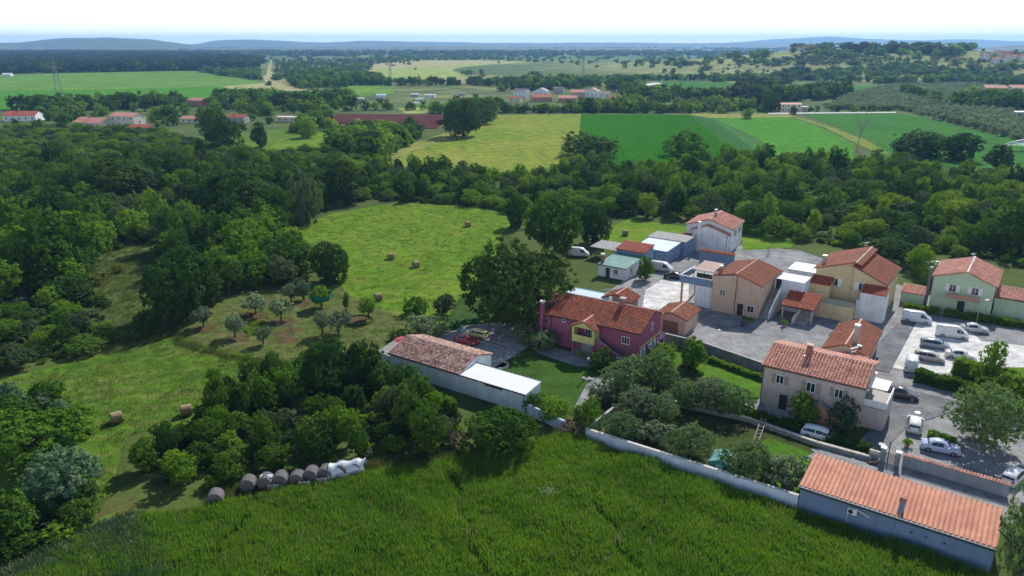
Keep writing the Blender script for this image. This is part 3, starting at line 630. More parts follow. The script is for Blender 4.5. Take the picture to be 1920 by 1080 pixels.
WOODS = [  # name of place, outline, spacing (m), height range, kinds with weights, x/y ratio
  ('the oak wood left of the mown meadow', [(-60, 335), (60, 320), (200, 305), (330, 300), (480, 318), (600, 322), (680, 345), (690, 374), (620, 392), (560, 418), (500, 445), (530, 475), (585, 505), (580, 530), (560, 540), (470, 548), (400, 570), (345, 560), (330, 500), (260, 455), (185, 480), (170, 560), (-60, 580)], 5.8, (5, 9.5), 'dark dark dark mid mid grey'),  # mostly dark oaks, whose leaf colour also stands in for cloud shade
  ('the bushes above the lower meadow', [(-60, 580), (170, 560), (215, 625), (330, 612), (190, 656), (60, 688), (-60, 708)], 3.6, (1.8, 3.6), 'dark mid dark grey mid'),
  ('the bright scrub above the left wood', [(-60, 245), (100, 240), (300, 246), (420, 280), (520, 288), (620, 280), (700, 290), (740, 316), (700, 340), (600, 322), (480, 318), (330, 300), (200, 305), (60, 320), (-60, 335)], 4.6, (1.6, 4.2), 'bright bright mid grey mid bright'),
  ('the tree belt behind the mown meadow', [(680, 345), (740, 318), (850, 326), (950, 334), (1050, 326), (1100, 300), (1150, 318), (1160, 405), (1060, 420), (980, 405), (945, 395), (850, 384), (745, 378), (690, 374)], 4.8, (3, 6.5), 'mid dark mid grey bright mid'),
  ('the wood behind the red roofed houses', [(1150, 330), (1250, 316), (1400, 302), (1600, 306), (1700, 318), (1850, 340), (2000, 350), (2040, 520), (1960, 520), (1900, 496), (1850, 484), (1760, 484), (1690, 496), (1640, 470), (1560, 462), (1480, 448), (1410, 440), (1398, 425), (1290, 412), (1160, 405)], 5.0, (3, 8), 'bright bright mid dark bright mid grey dark bright'),
  ('the dark thicket beside the grass field', [(236, 890), (264, 868), (312, 822), (385, 785), (412, 742), (480, 728), (545, 706), (560, 690), (620, 684), (690, 690), (715, 720), (740, 740), (790, 752), (850, 778), (870, 805), (830, 850), (760, 850), (690, 858), (610, 872), (520, 880), (420, 915), (300, 905)], 2.7, (2.4, 5.4), 'dark dark mid dark grey mid'),
  ('the bushes at the lower left edge', [(-80, 760), (10, 748), (150, 790), (175, 815), (150, 832), (60, 826), (-80, 850)], 3.0, (2.0, 3.2), 'mid dark silver mid'),
  ('the bushes by the dirt track', [(-80, 940), (40, 960), (180, 950), (195, 972), (70, 1032), (-80, 1080)], 3.0, (1.8, 2.6), 'dark dark mid')
]
LOOK = dict(dark='dark oak', mid='green bushy tree', bright='yellow green bush', grey='greyish tree', silver='silvery bush', pine='dark pine')
sp_of = {w_n[0]: w_n[2] for w_n in WOODS}
cand = []
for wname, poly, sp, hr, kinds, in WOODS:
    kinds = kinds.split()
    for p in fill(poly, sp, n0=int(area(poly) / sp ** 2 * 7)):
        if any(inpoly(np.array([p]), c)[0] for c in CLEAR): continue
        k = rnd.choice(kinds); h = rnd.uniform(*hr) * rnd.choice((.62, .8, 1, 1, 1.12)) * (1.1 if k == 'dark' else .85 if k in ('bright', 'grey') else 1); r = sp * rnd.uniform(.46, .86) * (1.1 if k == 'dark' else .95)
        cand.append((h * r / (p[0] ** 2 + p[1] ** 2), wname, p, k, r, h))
cand.sort(key=lambda c: -c[0])
def project(p):
    v = np.array([p[0], p[1], (p[2] if len(p) > 2 else 0) - CAM_H]); dz = v[1] * _cp - v[2] * _sp; up = v[1] * _sp + v[2] * _cp
    return 960 + FOC * v[0] / dz, 540 - FOC * up / dz
MARKS = [((350, 560), 'the clearing oak'), ((95, 480), 'the big left-edge oak'), ((235, 345), 'the deep-wood oak'), ((432, 370), 'the middle left-wood oak'), ((640, 350), 'the meadow corner tree'), ((622, 500), 'the meadow edge tree'), ((465, 450), 'the bright rimmed oak'), ((220, 545), 'the yellow broom clearing'), ((500, 530), 'the orchard back corner'), ((60, 650), "the lower meadow's left end"), ((220, 640), "the lower meadow's upper edge"),
  ((100, 270), 'the scrub slope at far left'), ((300, 280), 'the left village scrub'), ((560, 300), 'the small green paddock'), ((745, 350), "the bale meadow's far left"), ((850, 350), "the bale meadow's far middle"), ((960, 350), "the bale meadow's far right"), ((1100, 280), 'the row crop oak'), ((1160, 370), 'the shed lawn'), ((1340, 370), 'the plain white house'), ((1460, 400), 'the gap beside the white house'), ((1580, 420), 'the tall yellow house'), ((1720, 460), 'the bright round tree'), ((1850, 470), 'the pale green house'), ((1715, 290), 'the great domed tree'), ((1607, 300), 'the bare tree'), ((1290, 300), 'the row crop near edge'), ((1500, 320), 'the bright green crop'), ((1880, 340), 'the irrigation jet'), ((1400, 350), "the back wood's middle"), ((1700, 380), "the back wood's heart"),
  ((240, 840), "the thicket's left tip"), ((220, 780), 'the lone lane bale'), ((405, 930), 'the lone old bale'), ((500, 900), 'the bale with the plastic scrap'), ((600, 885), 'the old bale row'), ((670, 870), 'the plastic sheet'), ((400, 720), 'the thicket top left corner'), ((523, 690), 'the pale boulder'), ((610, 650), 'the seed row beds'), ((720, 690), 'the old shed end'), ((800, 740), 'the outbuilding back wall'), ((870, 800), 'the mulberry bush'), ((700, 780), 'the thicket middle'), ((450, 800), 'the thicket left middle'), ((130, 900), 'the silvery willow'), ((95, 745), 'the small dark lower left tree'), ((60, 980), 'the dirt track'), ((150, 840), 'the lane bend')]
def where(p):
    q = project(p); (mx_, my_), nm = min(MARKS, key=lambda m_: math.hypot(m_[0][0] - q[0], (m_[0][1] - q[1]) * 1.8)); dx_, dy_ = q[0] - mx_, (q[1] - my_) * 1.8
    return ('right of ' if dx_ > 0 else 'left of ') + nm if abs(dx_) > abs(dy_) else ('in front of ' if dy_ > 0 else 'behind ') + nm
rest = []
ntree = 300 - COUNT.get(T, 0) - 4
for _, wname, p, k, r, h in cand:
    if ntree > 0 and abs(p[0]) < p[1] * .72 + 3:
        small = h < 4.5; ntree -= 1
        plant(T if 'bush' not in LOOK[k] or k == 'mid' else 'shrub', p[0], p[1], r, h, rnd.choice(KIND[k]), ('low ' if h < 3.2 else 'small ' if h < 4.5 else 'middling ' if h < 6 else 'tall ') + ('slim ' if r < sp_of[wname] * .62 else 'broad ' if r > sp_of[wname] * .76 else '') + LOOK[k] + ' ' + where(p), ('low ' if small else 'full grown ') + LOOK[k] + 's in ' + wname, 'tree' if 'bush' not in LOOK[k] or k == 'mid' else 'shrub', .06)
    else: rest.append((p, k, r, h))
def mass(name, items, lod, kinds):
    prot = [me for k in kinds for me in lod[k]]; base = {}; i = 0
    for k in kinds: base[k] = (i, len(lod[k])); i += len(lod[k])
    P = np.array([(p[0], p[1], H(p[0], p[1]) - .1) for p, k, r, h in items])
    idx = [base[k][0] + rnd.randrange(base[k][1]) for p, k, r, h in items]
    sc = np.array([(r * rnd.uniform(.9, 1.1), r * rnd.uniform(.9, 1.1), h) for p, k, r, h in items])
    return scatter(name, P, rng.uniform(0, 6.28, len(P)), sc, idx, prot)
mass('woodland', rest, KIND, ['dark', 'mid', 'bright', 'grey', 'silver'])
# undergrowth between the trunks
ug = []
for (wname, poly, sp, hr, kinds), dens in zip(WOODS, (.16, .5, .16, .2, .16, .55, .5, .5)):
    for p in pick(poly, int(area(poly) * dens)):
        if any(inpoly(np.array([p]), c)[0] for c in CLEAR) and rnd.random() < .75: continue
        r = rnd.uniform(.6, 1.5) * (.6 if dens > .3 else 1); ug.append((p, rnd.choice(['mid', 'dark', 'grey', 'bright']), r, r * rnd.uniform(1.0, 1.6)))
mass('undergrowth', ug, FARC, ['dark', 'mid', 'bright', 'grey'])
# yellow broom in flower
for i, (x, y, s, lab) in enumerate([(190, 532, 34, 'yellow broom bush in the clearing of the left wood'), (222, 510, 22, 'small yellow broom behind the larger one in the left clearing'), (1520, 440, 18, 'yellow broom at the wood edge left of the yellow house'), (1448, 424, 16, 'small yellow broom behind the white house'), (1640, 442, 20, 'yellow broom in the wood edge behind the yellow house roof'), (1818, 470, 26, 'brightest yellow broom, behind the pale green house'), (1760, 462, 22, 'faint yellow broom left of the brightest one')]):
    hero('broom_shrub', x, y, s, s * .7, 'yellow', lab, 'yellow broom bushes', 'shrub', 0, trunk=False)

# far hedgerows, copses and the pine forest on the plain
far = []
def belt(px, width, sp, hr, kinds, jit=.4):
    P = [at(*p) for p in px]; kinds = kinds.split()
    for a, b_ in zip(P, P[1:]):
        d = b_ - a; k = max(1, int(d.length / sp)); s = Vector((-d.y, d.x, 0)).normalized()
        for i in range(k):
            for _ in range(max(1, int(width / sp))):
                q = a + d * ((i + rnd.random()) / k) + s * rnd.uniform(-.5, .5) * width
                h = rnd.uniform(*hr); far.append(((q.x, q.y), rnd.choice(kinds), h * rnd.uniform(.42, .7), h))
def wood(poly, per, hr, kinds, keep=1):
    kinds = kinds.split(); n = int(area(poly) / per)
    for p in pick(poly, n):
        if rnd.random() < keep: h = rnd.uniform(*hr); far.append((p, rnd.choice(kinds), h * rnd.uniform(.4, .65), h))
wood([(-400, 150), (-100, 141), (150, 136), (400, 132), (500, 130), (490, 114), (300, 101), (0, 100), (-400, 104)], 75, (10, 15), 'pine pine dark')
wood([(395, 139), (500, 132), (490, 152), (430, 143)], 50, (4, 8), 'mid grey dark')
wood([(515, 150), (560, 133), (700, 122), (690, 134), (650, 140), (560, 142)], 330, (4, 9), 'mid grey dark')
wood([(520, 118), (760, 108), (900, 104), (960, 112), (800, 114), (700, 122), (560, 132), (515, 132)], 520, (4, 9), 'mid grey dark')
wood([(540, 150), (650, 138), (720, 150), (640, 165), (560, 170)], 90, (5, 10), 'dark mid dark')
wood([(0, 245), (60, 190), (200, 200), (330, 196), (420, 205), (520, 192), (640, 185), (640, 206), (600, 238), (450, 245), (300, 240)], 105, (4, 9), 'dark mid dark bright', .8)
belt([(30, 206), (170, 205), (300, 200), (430, 198), (470, 190), (600, 205), (640, 190)], 24, 7, (7, 12), 'dark dark mid')
belt([(560, 250), (600, 235), (650, 246), (720, 238), (760, 262), (700, 290), (640, 270)], 14, 5, (5, 9), 'dark mid')
wood([(620, 262), (700, 245), (760, 270), (720, 300), (640, 290)], 32, (5, 9), 'dark mid mid bright')
belt([(835, 222), (850, 235), (880, 222), (920, 214)], 16, 6, (8, 13), 'dark dark mid')
belt([(640, 208), (720, 206), (800, 207), (840, 214)], 8, 6, (4, 9), 'dark mid')
belt([(700, 196), (850, 192), (930, 188)], 30, 16, (3, 7), 'dark mid grey')
belt([(640, 160), (700, 158), (760, 160), (840, 158), (940, 160), (1010, 152)], 40, 9, (5, 10), 'dark mid grey')
belt([(930, 210), (1000, 211), (1090, 211), (1180, 211), (1290, 211)], 10, 4.5, (3.5, 7), 'dark mid mid')
wood([(900, 205), (960, 196), (1000, 204), (1080, 204), (1170, 190), (1300, 195), (1400, 200), (1440, 210), (1290, 211), (1000, 212)], 110, (3, 6), 'mid bright grey olive dark')
wood([(930, 172), (1000, 160), (1100, 157), (1180, 165), (1240, 172), (1290, 178), (1220, 190), (1160, 178), (1050, 170), (980, 182)], 190, (6, 12), 'dark mid dark')
belt([(1160, 178), (1220, 190), (1300, 186), (1390, 190)], 26, 7, (6, 11), 'dark dark mid')
wood([(1060, 204), (1200, 196), (1200, 209), (1060, 210)], 45, (5, 10), 'bright mid dark')
belt([(1100, 152), (1200, 151), (1300, 150), (1420, 151), (1520, 150), (1680, 155)], 18, 8, (5, 9), 'dark dark mid')
belt([(1385, 190), (1420, 172), (1470, 150), (1500, 140)], 22, 7, (7, 12), 'dark dark pine')
wood([(1365, 185), (1400, 165), (1440, 168), (1430, 195), (1380, 198)], 40, (7, 12), 'dark pine')
belt([(1470, 190), (1540, 184), (1570, 176)], 26, 8, (8, 13), 'dark dark')
wood([(1290, 209), (1300, 190), (1420, 196), (1430, 211), (1350, 213)], 40, (3, 7), 'mid bright grey')
belt([(1500, 209), (1560, 209), (1680, 208)], 6, 5, (3, 5), 'dark mid')
belt([(1820, 205), (1850, 195), (1920, 205), (1990, 200)], 30, 9, (8, 13), 'dark dark mid')
belt([(1700, 178), (1740, 190), (1790, 196), (1850, 208)], 14, 8, (5, 11), 'dark mid')
# the hill: loose scrub in rows and clumps, pines along its crest (aimed at the slope itself)
def onhill(poly, n, hr, kinds, clump=0):
    kinds = kinds.split(); P = np.array(poly, float); lo, hi = P.min(0), P.max(0); k = 0
    while k < n:
        q = rng.uniform(lo, hi)
        if not inpoly(q[None], P)[0]: continue
        k += 1; p = at(*q)
        if p.y > 2600: continue
        for _ in range(1 + rnd.randrange(clump + 1)):
            h = rnd.uniform(*hr); far.append(((p.x + rnd.gauss(0, 9) * (clump > 0), p.y + rnd.gauss(0, 9) * (clump > 0)), rnd.choice(kinds), h * rnd.uniform(.5, 1.0), h))
onhill([(1300, 132), (1450, 114), (1560, 98), (1700, 97), (1830, 110), (1960, 125), (2000, 150), (1800, 148), (1500, 148)], 130, (2, 4.5), 'grey mid grey dark', 2)
onhill([(1480, 112), (1560, 99), (1640, 98), (1600, 116), (1500, 126)], 80, (2.5, 5), 'mid grey grey', 2)
onhill([(1460, 146), (1600, 128), (1640, 128), (1760, 132), (1960, 146), (1960, 158), (1760, 145), (1600, 140), (1480, 154)], 120, (4, 7), 'dark dark mid grey', 3)
onhill([(1600, 122), (1700, 121), (1800, 128), (1900, 138), (1890, 144), (1780, 134), (1620, 130)], 45, (3, 6), 'dark mid grey', 2)
belt([(1640, 157), (1780, 153), (1960, 163)], 14, 7, (6, 10), 'dark mid')
onhill([(1515, 99), (1560, 96), (1560, 101), (1515, 104)], 16, (6, 10), 'pine dark'); onhill([(1598, 95), (1626, 93), (1626, 98), (1598, 99)], 16, (9, 13), 'pine'); onhill([(1650, 95), (1700, 95), (1700, 99), (1650, 99)], 20, (6, 12), 'pine'); onhill([(1735, 97), (1795, 102), (1795, 106), (1735, 102)], 22, (7, 12), 'pine dark')
# scattered bushes on the plain to the horizon
for _ in range(3000):
    px, py = rnd.uniform(-150, 2050), 92 + 62 * rnd.random() ** 1.6
    infield = any(inpoly(np.array([[px, py]]), f_)[0] for f_ in FIELDS)
    if infield and rnd.random() < (.93 if py > 118 and 690 < px < 1500 else 1): continue
    if px > 1440 and py > 95 and rnd.random() < .8: continue
    p = at(px, py); h = rnd.uniform(4, 9) * (1 if py > 110 else 1.5); far.append(((p.x, p.y), rnd.choice(['dark', 'mid', 'grey']), h * rnd.uniform(.5, 1.2), h))
for _ in range(900):                                   # woods that close the view
    px, py = rnd.uniform(-200, 2100), 90.5 + 15 * rnd.random() ** 1.2
    p = at(px, py)
    if px > 1380 and p.y < 2200: continue
    for _k in range(5): h = rnd.uniform(8, 14); far.append(((p.x + rnd.gauss(0, 70), p.y + rnd.gauss(0, 40)), rnd.choice(['dark', 'pine']), h * rnd.uniform(.6, 1.4), h))
KEEP = [(36, 228, 62, 16), (172, 240, 74, 16), (240, 240, 66, 28), (263, 250, 48, 14), (357, 231, 38, 12), (442, 230, 46, 12), (538, 229, 44, 13), (370, 199, 36, 12), (985, 191, 60, 18), (1017, 191, 44, 12), (1064, 192, 40, 11), (1086, 182, 38, 12), (1110, 184, 30, 14), (1140, 186, 40, 14), (1485, 210, 60, 16), (1866, 172, 38, 9), (1915, 172, 36, 9), (1916, 222, 26, 12), (735, 230, 200, 14), (780, 190, 80, 10), (1560, 212, 240, 2), (500, 150, 24, 30)]
def clear(c):
    q = project((c[0][0], c[0][1], H(*c[0]))); s_ = FOC / c[0][1]
    for x, y, w__, hh in KEEP:
        if abs(q[0] - x) < w__ / 2 + c[2] * s_ * .6 and q[1] > y - hh and q[1] - c[3] * s_ * .9 < y - hh * .25: return False
    return not any(inpoly(np.array([q]), f_)[0] for f_ in FIELDS[2:4])
far = [c for c in far if clear(c)]
mass('far_trees', far, FARC, ['dark', 'mid', 'bright', 'grey', 'olive', 'pine'])
# olive groves on the right, in rows; the nearest 220 trees one by one
og = []
GROVE = [gpoly(q) for q in ([(1690, 206), (1760, 203), (1850, 208), (1990, 222), (2080, 262), (1990, 268), (1900, 262), (1790, 234)], [(1540, 206), (1600, 178), (1680, 162), (1840, 160), (1830, 195), (1790, 200), (1700, 203), (1680, 208)])]
for gi_, poly in enumerate(GROVE):
    P = np.array([(p.x, p.y) for p in poly]); lo, hi = P.min(0), P.max(0); a = R(-38)
    cx, cy_ = (lo + hi) / 2; L_ = np.hypot(*(hi - lo)) / 2
    for i in np.arange(-L_, L_, 5.6):
        for j in np.arange(-L_, L_, 5.0):
            q = np.array([cx + i * math.cos(a) - j * math.sin(a) + rnd.gauss(0, .5), cy_ + i * math.sin(a) + j * math.cos(a) + rnd.gauss(0, .5)])
            if inpoly(q[None], P)[0] and rnd.random() < .95: og.append((q, 'olive', rnd.uniform(2.1, 2.9), rnd.uniform(3.2, 4.6)))
og.sort(key=lambda c: math.hypot(*c[0]))
inview = [c for c in og if abs(c[0][0]) < c[0][1] * .70]; first = inview[:220]; ids = {id(c) for c in first}
for q, k, r, h in first:
    plant('olive_tree', q[0], q[1], r, h, FARC['olive'][rnd.randrange(3)], 'grey green olive tree in the planted rows beyond the deep green field', 'olive trees of the grove beyond the deep green field', 'tree', .05, TRUNK_MULTI)
mass('olive_grove', [c for c in og if id(c) not in ids], FARC, ['olive'])

# tall grass, weeds, tussocks
def tuft(name, seed, blades, hgt, wid, mat, lean=.35, spread=.28):
    q = random.Random(seed); v = []; f = []
    for _ in range(blades):
        a = q.uniform(0, 6.28); x, y = q.gauss(0, spread), q.gauss(0, spread); h = hgt * q.uniform(.6, 1.15); dx, dy = math.cos(a) * h * lean * q.random(), math.sin(a) * h * lean * q.random(); w_ = wid * q.uniform(.6, 1.3)
        sx_, sy_ = -math.sin(a) * w_, math.cos(a) * w_; b_ = len(v)
        v += [(x - sx_, y - sy_, 0), (x + sx_, y + sy_, 0), (x + dx * .4 + sx_ * .8, y + dy * .4 + sy_ * .8, h * .6), (x + dx * .4 - sx_ * .8, y + dy * .4 - sy_ * .8, h * .6), (x + dx, y + dy, h)]
        f += [(b_, b_ + 1, b_ + 2, b_ + 3), (b_ + 3, b_ + 2, b_ + 4)]
    return pymesh(name, v, f, mat)
def grassmat(name, c, c2, c3):
    m, n, l, b = nt(name); o = n.new('ShaderNodeObjectInfo'); P = pos(n, l)
    col = mixc(n, l, ramp(n, l, noise(n, l, .11, 4, P), .38, .62), c, c2)
    col = mixc(n, l, ramp(n, l, o.outputs['Random'], .6, 1), col, c3)
    l.new(col, b.inputs['Base Color']); b.inputs['Roughness'].default_value = .7; b.inputs['Specular IOR Level'].default_value = .2
    t = n.new('ShaderNodeBsdfTranslucent'); l.new(col, t.inputs[0]); mx = n.new('ShaderNodeMixShader'); mx.inputs[0].default_value = .45
    l.new(b.outputs[0], mx.inputs[1]); l.new(t.outputs[0], mx.inputs[2]); l.new(mx.outputs[0], n['Material Output'].inputs[0]); return m
gm = grassmat('tall_grass', (.080, .20, .008), (.142, .275, .012), (.19, .26, .032))
TUFT = [tuft('tall_grass_%d' % i, i, 18, 1.0, .045, gm) for i in range(5)]
FIELD = [(255, 975), (400, 955), (560, 915), (690, 892), (780, 875), (880, 862), (990, 836), (1060, 818), (1110, 834), (1300, 898), (1495, 963), (1700, 1032), (1860, 1088), (1900, 1170), (900, 1200), (-60, 1170), (-60, 1110), (150, 1020)]
q = pick(FIELD, 30000); trk = [(at(1108, 925), at(1190, 1085)), (at(840, 880), at(905, 1085)), (at(480, 945), at(380, 1085))]
def lane_(p):
    d_ = 9
    for a_, b_ in trk: t_ = max(0, min(1, ((p[0] - a_.x) * (b_.x - a_.x) + (p[1] - a_.y) * (b_.y - a_.y)) / ((b_.x - a_.x) ** 2 + (b_.y - a_.y) ** 2))); d_ = min(d_, math.hypot(p[0] - a_.x - t_ * (b_.x - a_.x) + .4 * math.sin(p[1]), p[1] - a_.y - t_ * (b_.y - a_.y)))
    return .5 if d_ < .45 else 1
lf_ = np.array([lane_(p) for p in q])
hn = np.array([math.sin(x * .5 + 2 * math.sin(y * .3)) * math.sin(y * .42 + x * .13) for x, y in q])
scatter('tall_grass', np.c_[q, np.full(len(q), .04)], rng.uniform(0, 6.28, len(q)), lf_ * (.78 + .22 * hn) * rng.uniform(.7, 1.25, len(q)), rng.integers(0, 5, len(q)), TUFT)
dm_ = grassmat('dry_stems', (.20, .19, .07), (.16, .17, .05), (.26, .21, .12))
q = pick(FIELD, 1200); q = q[np.array([math.sin(x * .23) + math.sin(y * .31 + 1) > -.3 for x, y in q])]
scatter('dry_stems', np.c_[q, np.full(len(q), .04)], rng.uniform(0, 6.28, len(q)), rng.uniform(.8, 1.25, len(q)), rng.integers(0, 2, len(q)), [tuft('dry_stem_%d' % i, 60 + i, 6, 1.0, .03, dm_, .25, .25) for i in range(2)])
wm = grassmat('weeds', (.03, .085, .025), (.05, .11, .03), (.16, .22, .14))
WEED = [tuft('weed_%d' % i, 20 + i, 20, .7, .035, wm, .7, .3) for i in range(3)]
fm = M('white_flowers', (.55, .58, .55), .1, 5); v = []; f = []
for i in range(16):
    x, y, z = rnd.gauss(0, .3), rnd.gauss(0, .3), rnd.uniform(.6, .9); b_ = len(v); s = .02; v += [(x - s, y, z), (x, y - s, z + .01), (x + s, y, z), (x, y + s, z + .01)]; f.append((b_, b_ + 1, b_ + 2, b_ + 3))
FLOWER = pymesh('white_flower_heads', v, f, fm)
q = pick([(0, 1085), (130, 1010), (255, 968), (300, 1010), (330, 1090), (0, 1120)], 2600)
scatter('weeds', np.c_[q, np.full(len(q), .04)], rng.uniform(0, 6.28, len(q)), rng.uniform(.7, 1.2, len(q)), rng.choice(4, len(q), p=[.328, .328, .328, .016]), [*WEED, FLOWER])
q = pick([(1012, 925), (1036, 925), (1040, 938), (1014, 938)], 14)
scatter('white_flowers', np.c_[q, np.full(len(q), .15)], rng.uniform(0, 6.28, len(q)), np.full(len(q), 1.), np.zeros(len(q)), [FLOWER])
# rough edges: between thicket and grass field, orchard verge, clearings
rough = [(([(380, 925), (520, 890), (690, 868), (700, 895), (560, 918), (400, 958)]), 1600), ([(690, 868), (860, 840), (870, 862), (700, 892)], 500), ([(322, 618), (345, 640), (440, 668), (540, 680), (610, 668), (610, 674), (530, 686), (430, 674), (330, 648)], 520), ([(190, 480), (260, 455), (330, 540), (320, 620), (220, 625), (180, 560)], 1500), ([(985, 830), (1060, 808), (1090, 825), (1000, 845)], 300), ([(200, 640), (330, 610), (335, 628), (200, 668)], 500)]
q = np.vstack([pick(p, n_) for p, n_ in rough])
rm = grassmat('rough_grass', (.05, .10, .018), (.10, .13, .03), (.15, .15, .05))
scatter('rough_grass', np.c_[q, np.full(len(q), .04)], rng.uniform(0, 6.28, len(q)), rng.uniform(.35, .8, len(q)), rng.integers(0, 3, len(q)), [tuft('rough_%d' % i, 40 + i, 14, .75, .03, rm, .6, .35) for i in range(3)])
mead = [([(520, 448), (620, 405), (745, 383), (850, 388), (960, 402), (900, 590), (700, 585), (640, 530), (600, 475)], 4200), ([(0, 715), (190, 672), (330, 625), (530, 665), (470, 740), (380, 780), (240, 820), (215, 930), (60, 1010), (200, 860), (100, 740)], 2600), ([(330, 620), (470, 555), (560, 545), (640, 552), (760, 600), (720, 650), (530, 668)], 1200)]
q = np.vstack([pick(p, n_) for p, n_ in mead])
mm_ = grassmat('mown_stubble', (.07, .14, .014), (.12, .19, .025), (.19, .19, .06))
scatter('mown_tussocks', np.c_[q, np.full(len(q), .06)], rng.uniform(0, 6.28, len(q)), rng.uniform(.5, 1.3, len(q)), rng.integers(0, 3, len(q)), [tuft('stubble_%d' % i, 50 + i, 12, .2, .03, mm_, .9, .3) for i in range(3)])
# ------------------------------------------------------------------ buildings
def tilemat(name, c, var=.22, weather=None):
    return M(name, c, .18, 1.2, .8, island=var, c2=weather, spec=.2)
TILE = dict(
  red=tilemat('red_roof_tiles', (.31, .088, .05), .3, (.20, .085, .055)), orange=tilemat('orange_roof_tiles', (.55, .265, .175), .05, (.47, .20, .13)),
  pale=tilemat('salmon_roof_tiles', (.52, .25, .185), .22, (.42, .19, .14)), mixed=tilemat('mixed_old_tiles', (.33, .20, .165), .5, (.42, .29, .23)),
  rust=tilemat('rust_roof_tiles', (.34, .125, .07), .2, (.26, .10, .06)), brick=tilemat('brick_red_tiles', (.36, .10, .055), .25))
def wallmat(name, c, dirt=.18): return M(name, c, dirt, .7, .9, bmp=.12, spec=.15, streak=.45)
WALL = dict(magenta=wallmat('magenta_render', (.30, .095, .16), .12), white=wallmat('white_render', (.70, .71, .72)), lime=wallmat('lime_yellow_render', (.56, .55, .20), .1),
  bluegrey=wallmat('blue_grey_render', (.17, .25, .38), .1), pink=wallmat('pale_pink_render', (.50, .43, .40), .12), yellow=wallmat('butter_yellow_render', (.62, .52, .31), .12),
  peach=wallmat('peach_render', (.56, .42, .32), .1), green=wallmat('pale_green_render', (.48, .60, .42), .1), cream=wallmat('cream_render', (.62, .58, .48)), grey=wallmat('grey_render', (.34, .345, .35), .2),
  terra=wallmat('terracotta_render', (.46, .25, .18), .12), offwhite=wallmat('stained_white_render', (.70, .74, .80), .16), band=wallmat('ochre_band', (.62, .48, .22), .1))
WHITE = M('white_paint', (.75, .75, .74), .06, 2, .6); DARK = M('dark_metal', (.03, .03, .035), .2, 4, .5); STEEL = M('grey_steel', (.35, .36, .37), .15, 4, .4, .6)
GLASS = M('window_glass', (.02, .028, .035), .2, 1, .06, spec=.8); CONC = M('raw_concrete', (.36, .355, .34), .2, 2, .9, bmp=.2); WOODM = M('weathered_wood', (.30, .26, .21), .25, 5, .85)
BRICK = M('chimney_brick', (.33, .17, .12), .35, 6, .9); RIDGE = M('ridge_mortar', (.52, .36, .29), .2, 3, .9); GUT = M('gutter_dark', (.05, .04, .04), .2, 3, .5)
SHEETW = M('white_roof_sheet', (.72, .74, .76), .06, .8, .45, spec=.4); SHEETG = M('grey_fibre_sheet', (.33, .325, .31), .25, 1.5, .9); SHEETB = M('pale_blue_sheet', (.50, .60, .66), .1, 1, .5); SHEETGR = M('green_roof_sheet', (.10, .24, .21), .25, 1.2, .55)

def tiles(parent, p0, dx, L, ds, S, mat, pitch=.36, row=.40, name='roof_tiles', step=.04):
    """rows of curved clay tiles on a slope: p0 lower corner, dx along the eave, ds up the slope"""
    dx, ds = Vector(dx).normalized(), Vector(ds).normalized(); nz = dx.cross(ds).normalized()
    if nz.z < 0: nz = -nz
    nc, nr = max(1, round(L / pitch)), max(1, round(S / row)); pw, rh = L / nc, S / nr
    K = 5; base = []; r = pw * .46
    for e, (k, up) in enumerate(((1.0, step), (.86, .0))):
        for i in range(K):
            a = math.pi * i / (K - 1); base.append((pw / 2 - math.cos(a) * r * k, e * rh * 1.04, math.sin(a) * r * .8 * k + up))
    base = np.array(base); fb = [(i, i + 1, K + i + 1, K + i) for i in range(K - 1)] + [tuple(range(K))[::-1]]
    o = np.array([(c * pw, rr * rh, 0) for c in range(nc) for rr in range(nr)])
    if step: o = o + np.c_[rng.normal(0, .008, len(o)), rng.normal(0, .012, len(o)), rng.uniform(0, .012, len(o))]
    loc = (o[:, None, :] + base[None]).reshape(-1, 3); A = np.array([dx, ds, nz])
    v = loc @ A + np.array(p0) + np.array(nz) * .01
    f = [tuple(q + t * 2 * K for q in g) for t in range(len(o)) for g in fb]
    return tag(link(name, pymesh(name, v, f, mat), parent), kind='stuff')
def ribs(parent, p0, dx, L, ds, S, mat, pitch=.5, h=.05, wid=.12, name='sheet_ribs'):
    dx, ds = Vector(dx).normalized(), Vector(ds).normalized(); nz = dx.cross(ds).normalized(); nz = -nz if nz.z < 0 else nz
    m = MB(); p0 = Vector(p0)
    for i in range(int(L / pitch) + 1):
        a = p0 + dx * (i * pitch) + nz * .002; q = [a - dx * wid / 2, a + dx * wid / 2, a + dx * wid / 4 + nz * h, a - dx * wid / 4 + nz * h]
        m.add(q + [p + ds * S for p in q], [(0, 3, 2, 1), (4, 5, 6, 7), (0, 1, 5, 4), (1, 2, 6, 5), (2, 3, 7, 6), (3, 0, 4, 7)])
    return tag(m.build(name, mat, parent), kind='stuff')

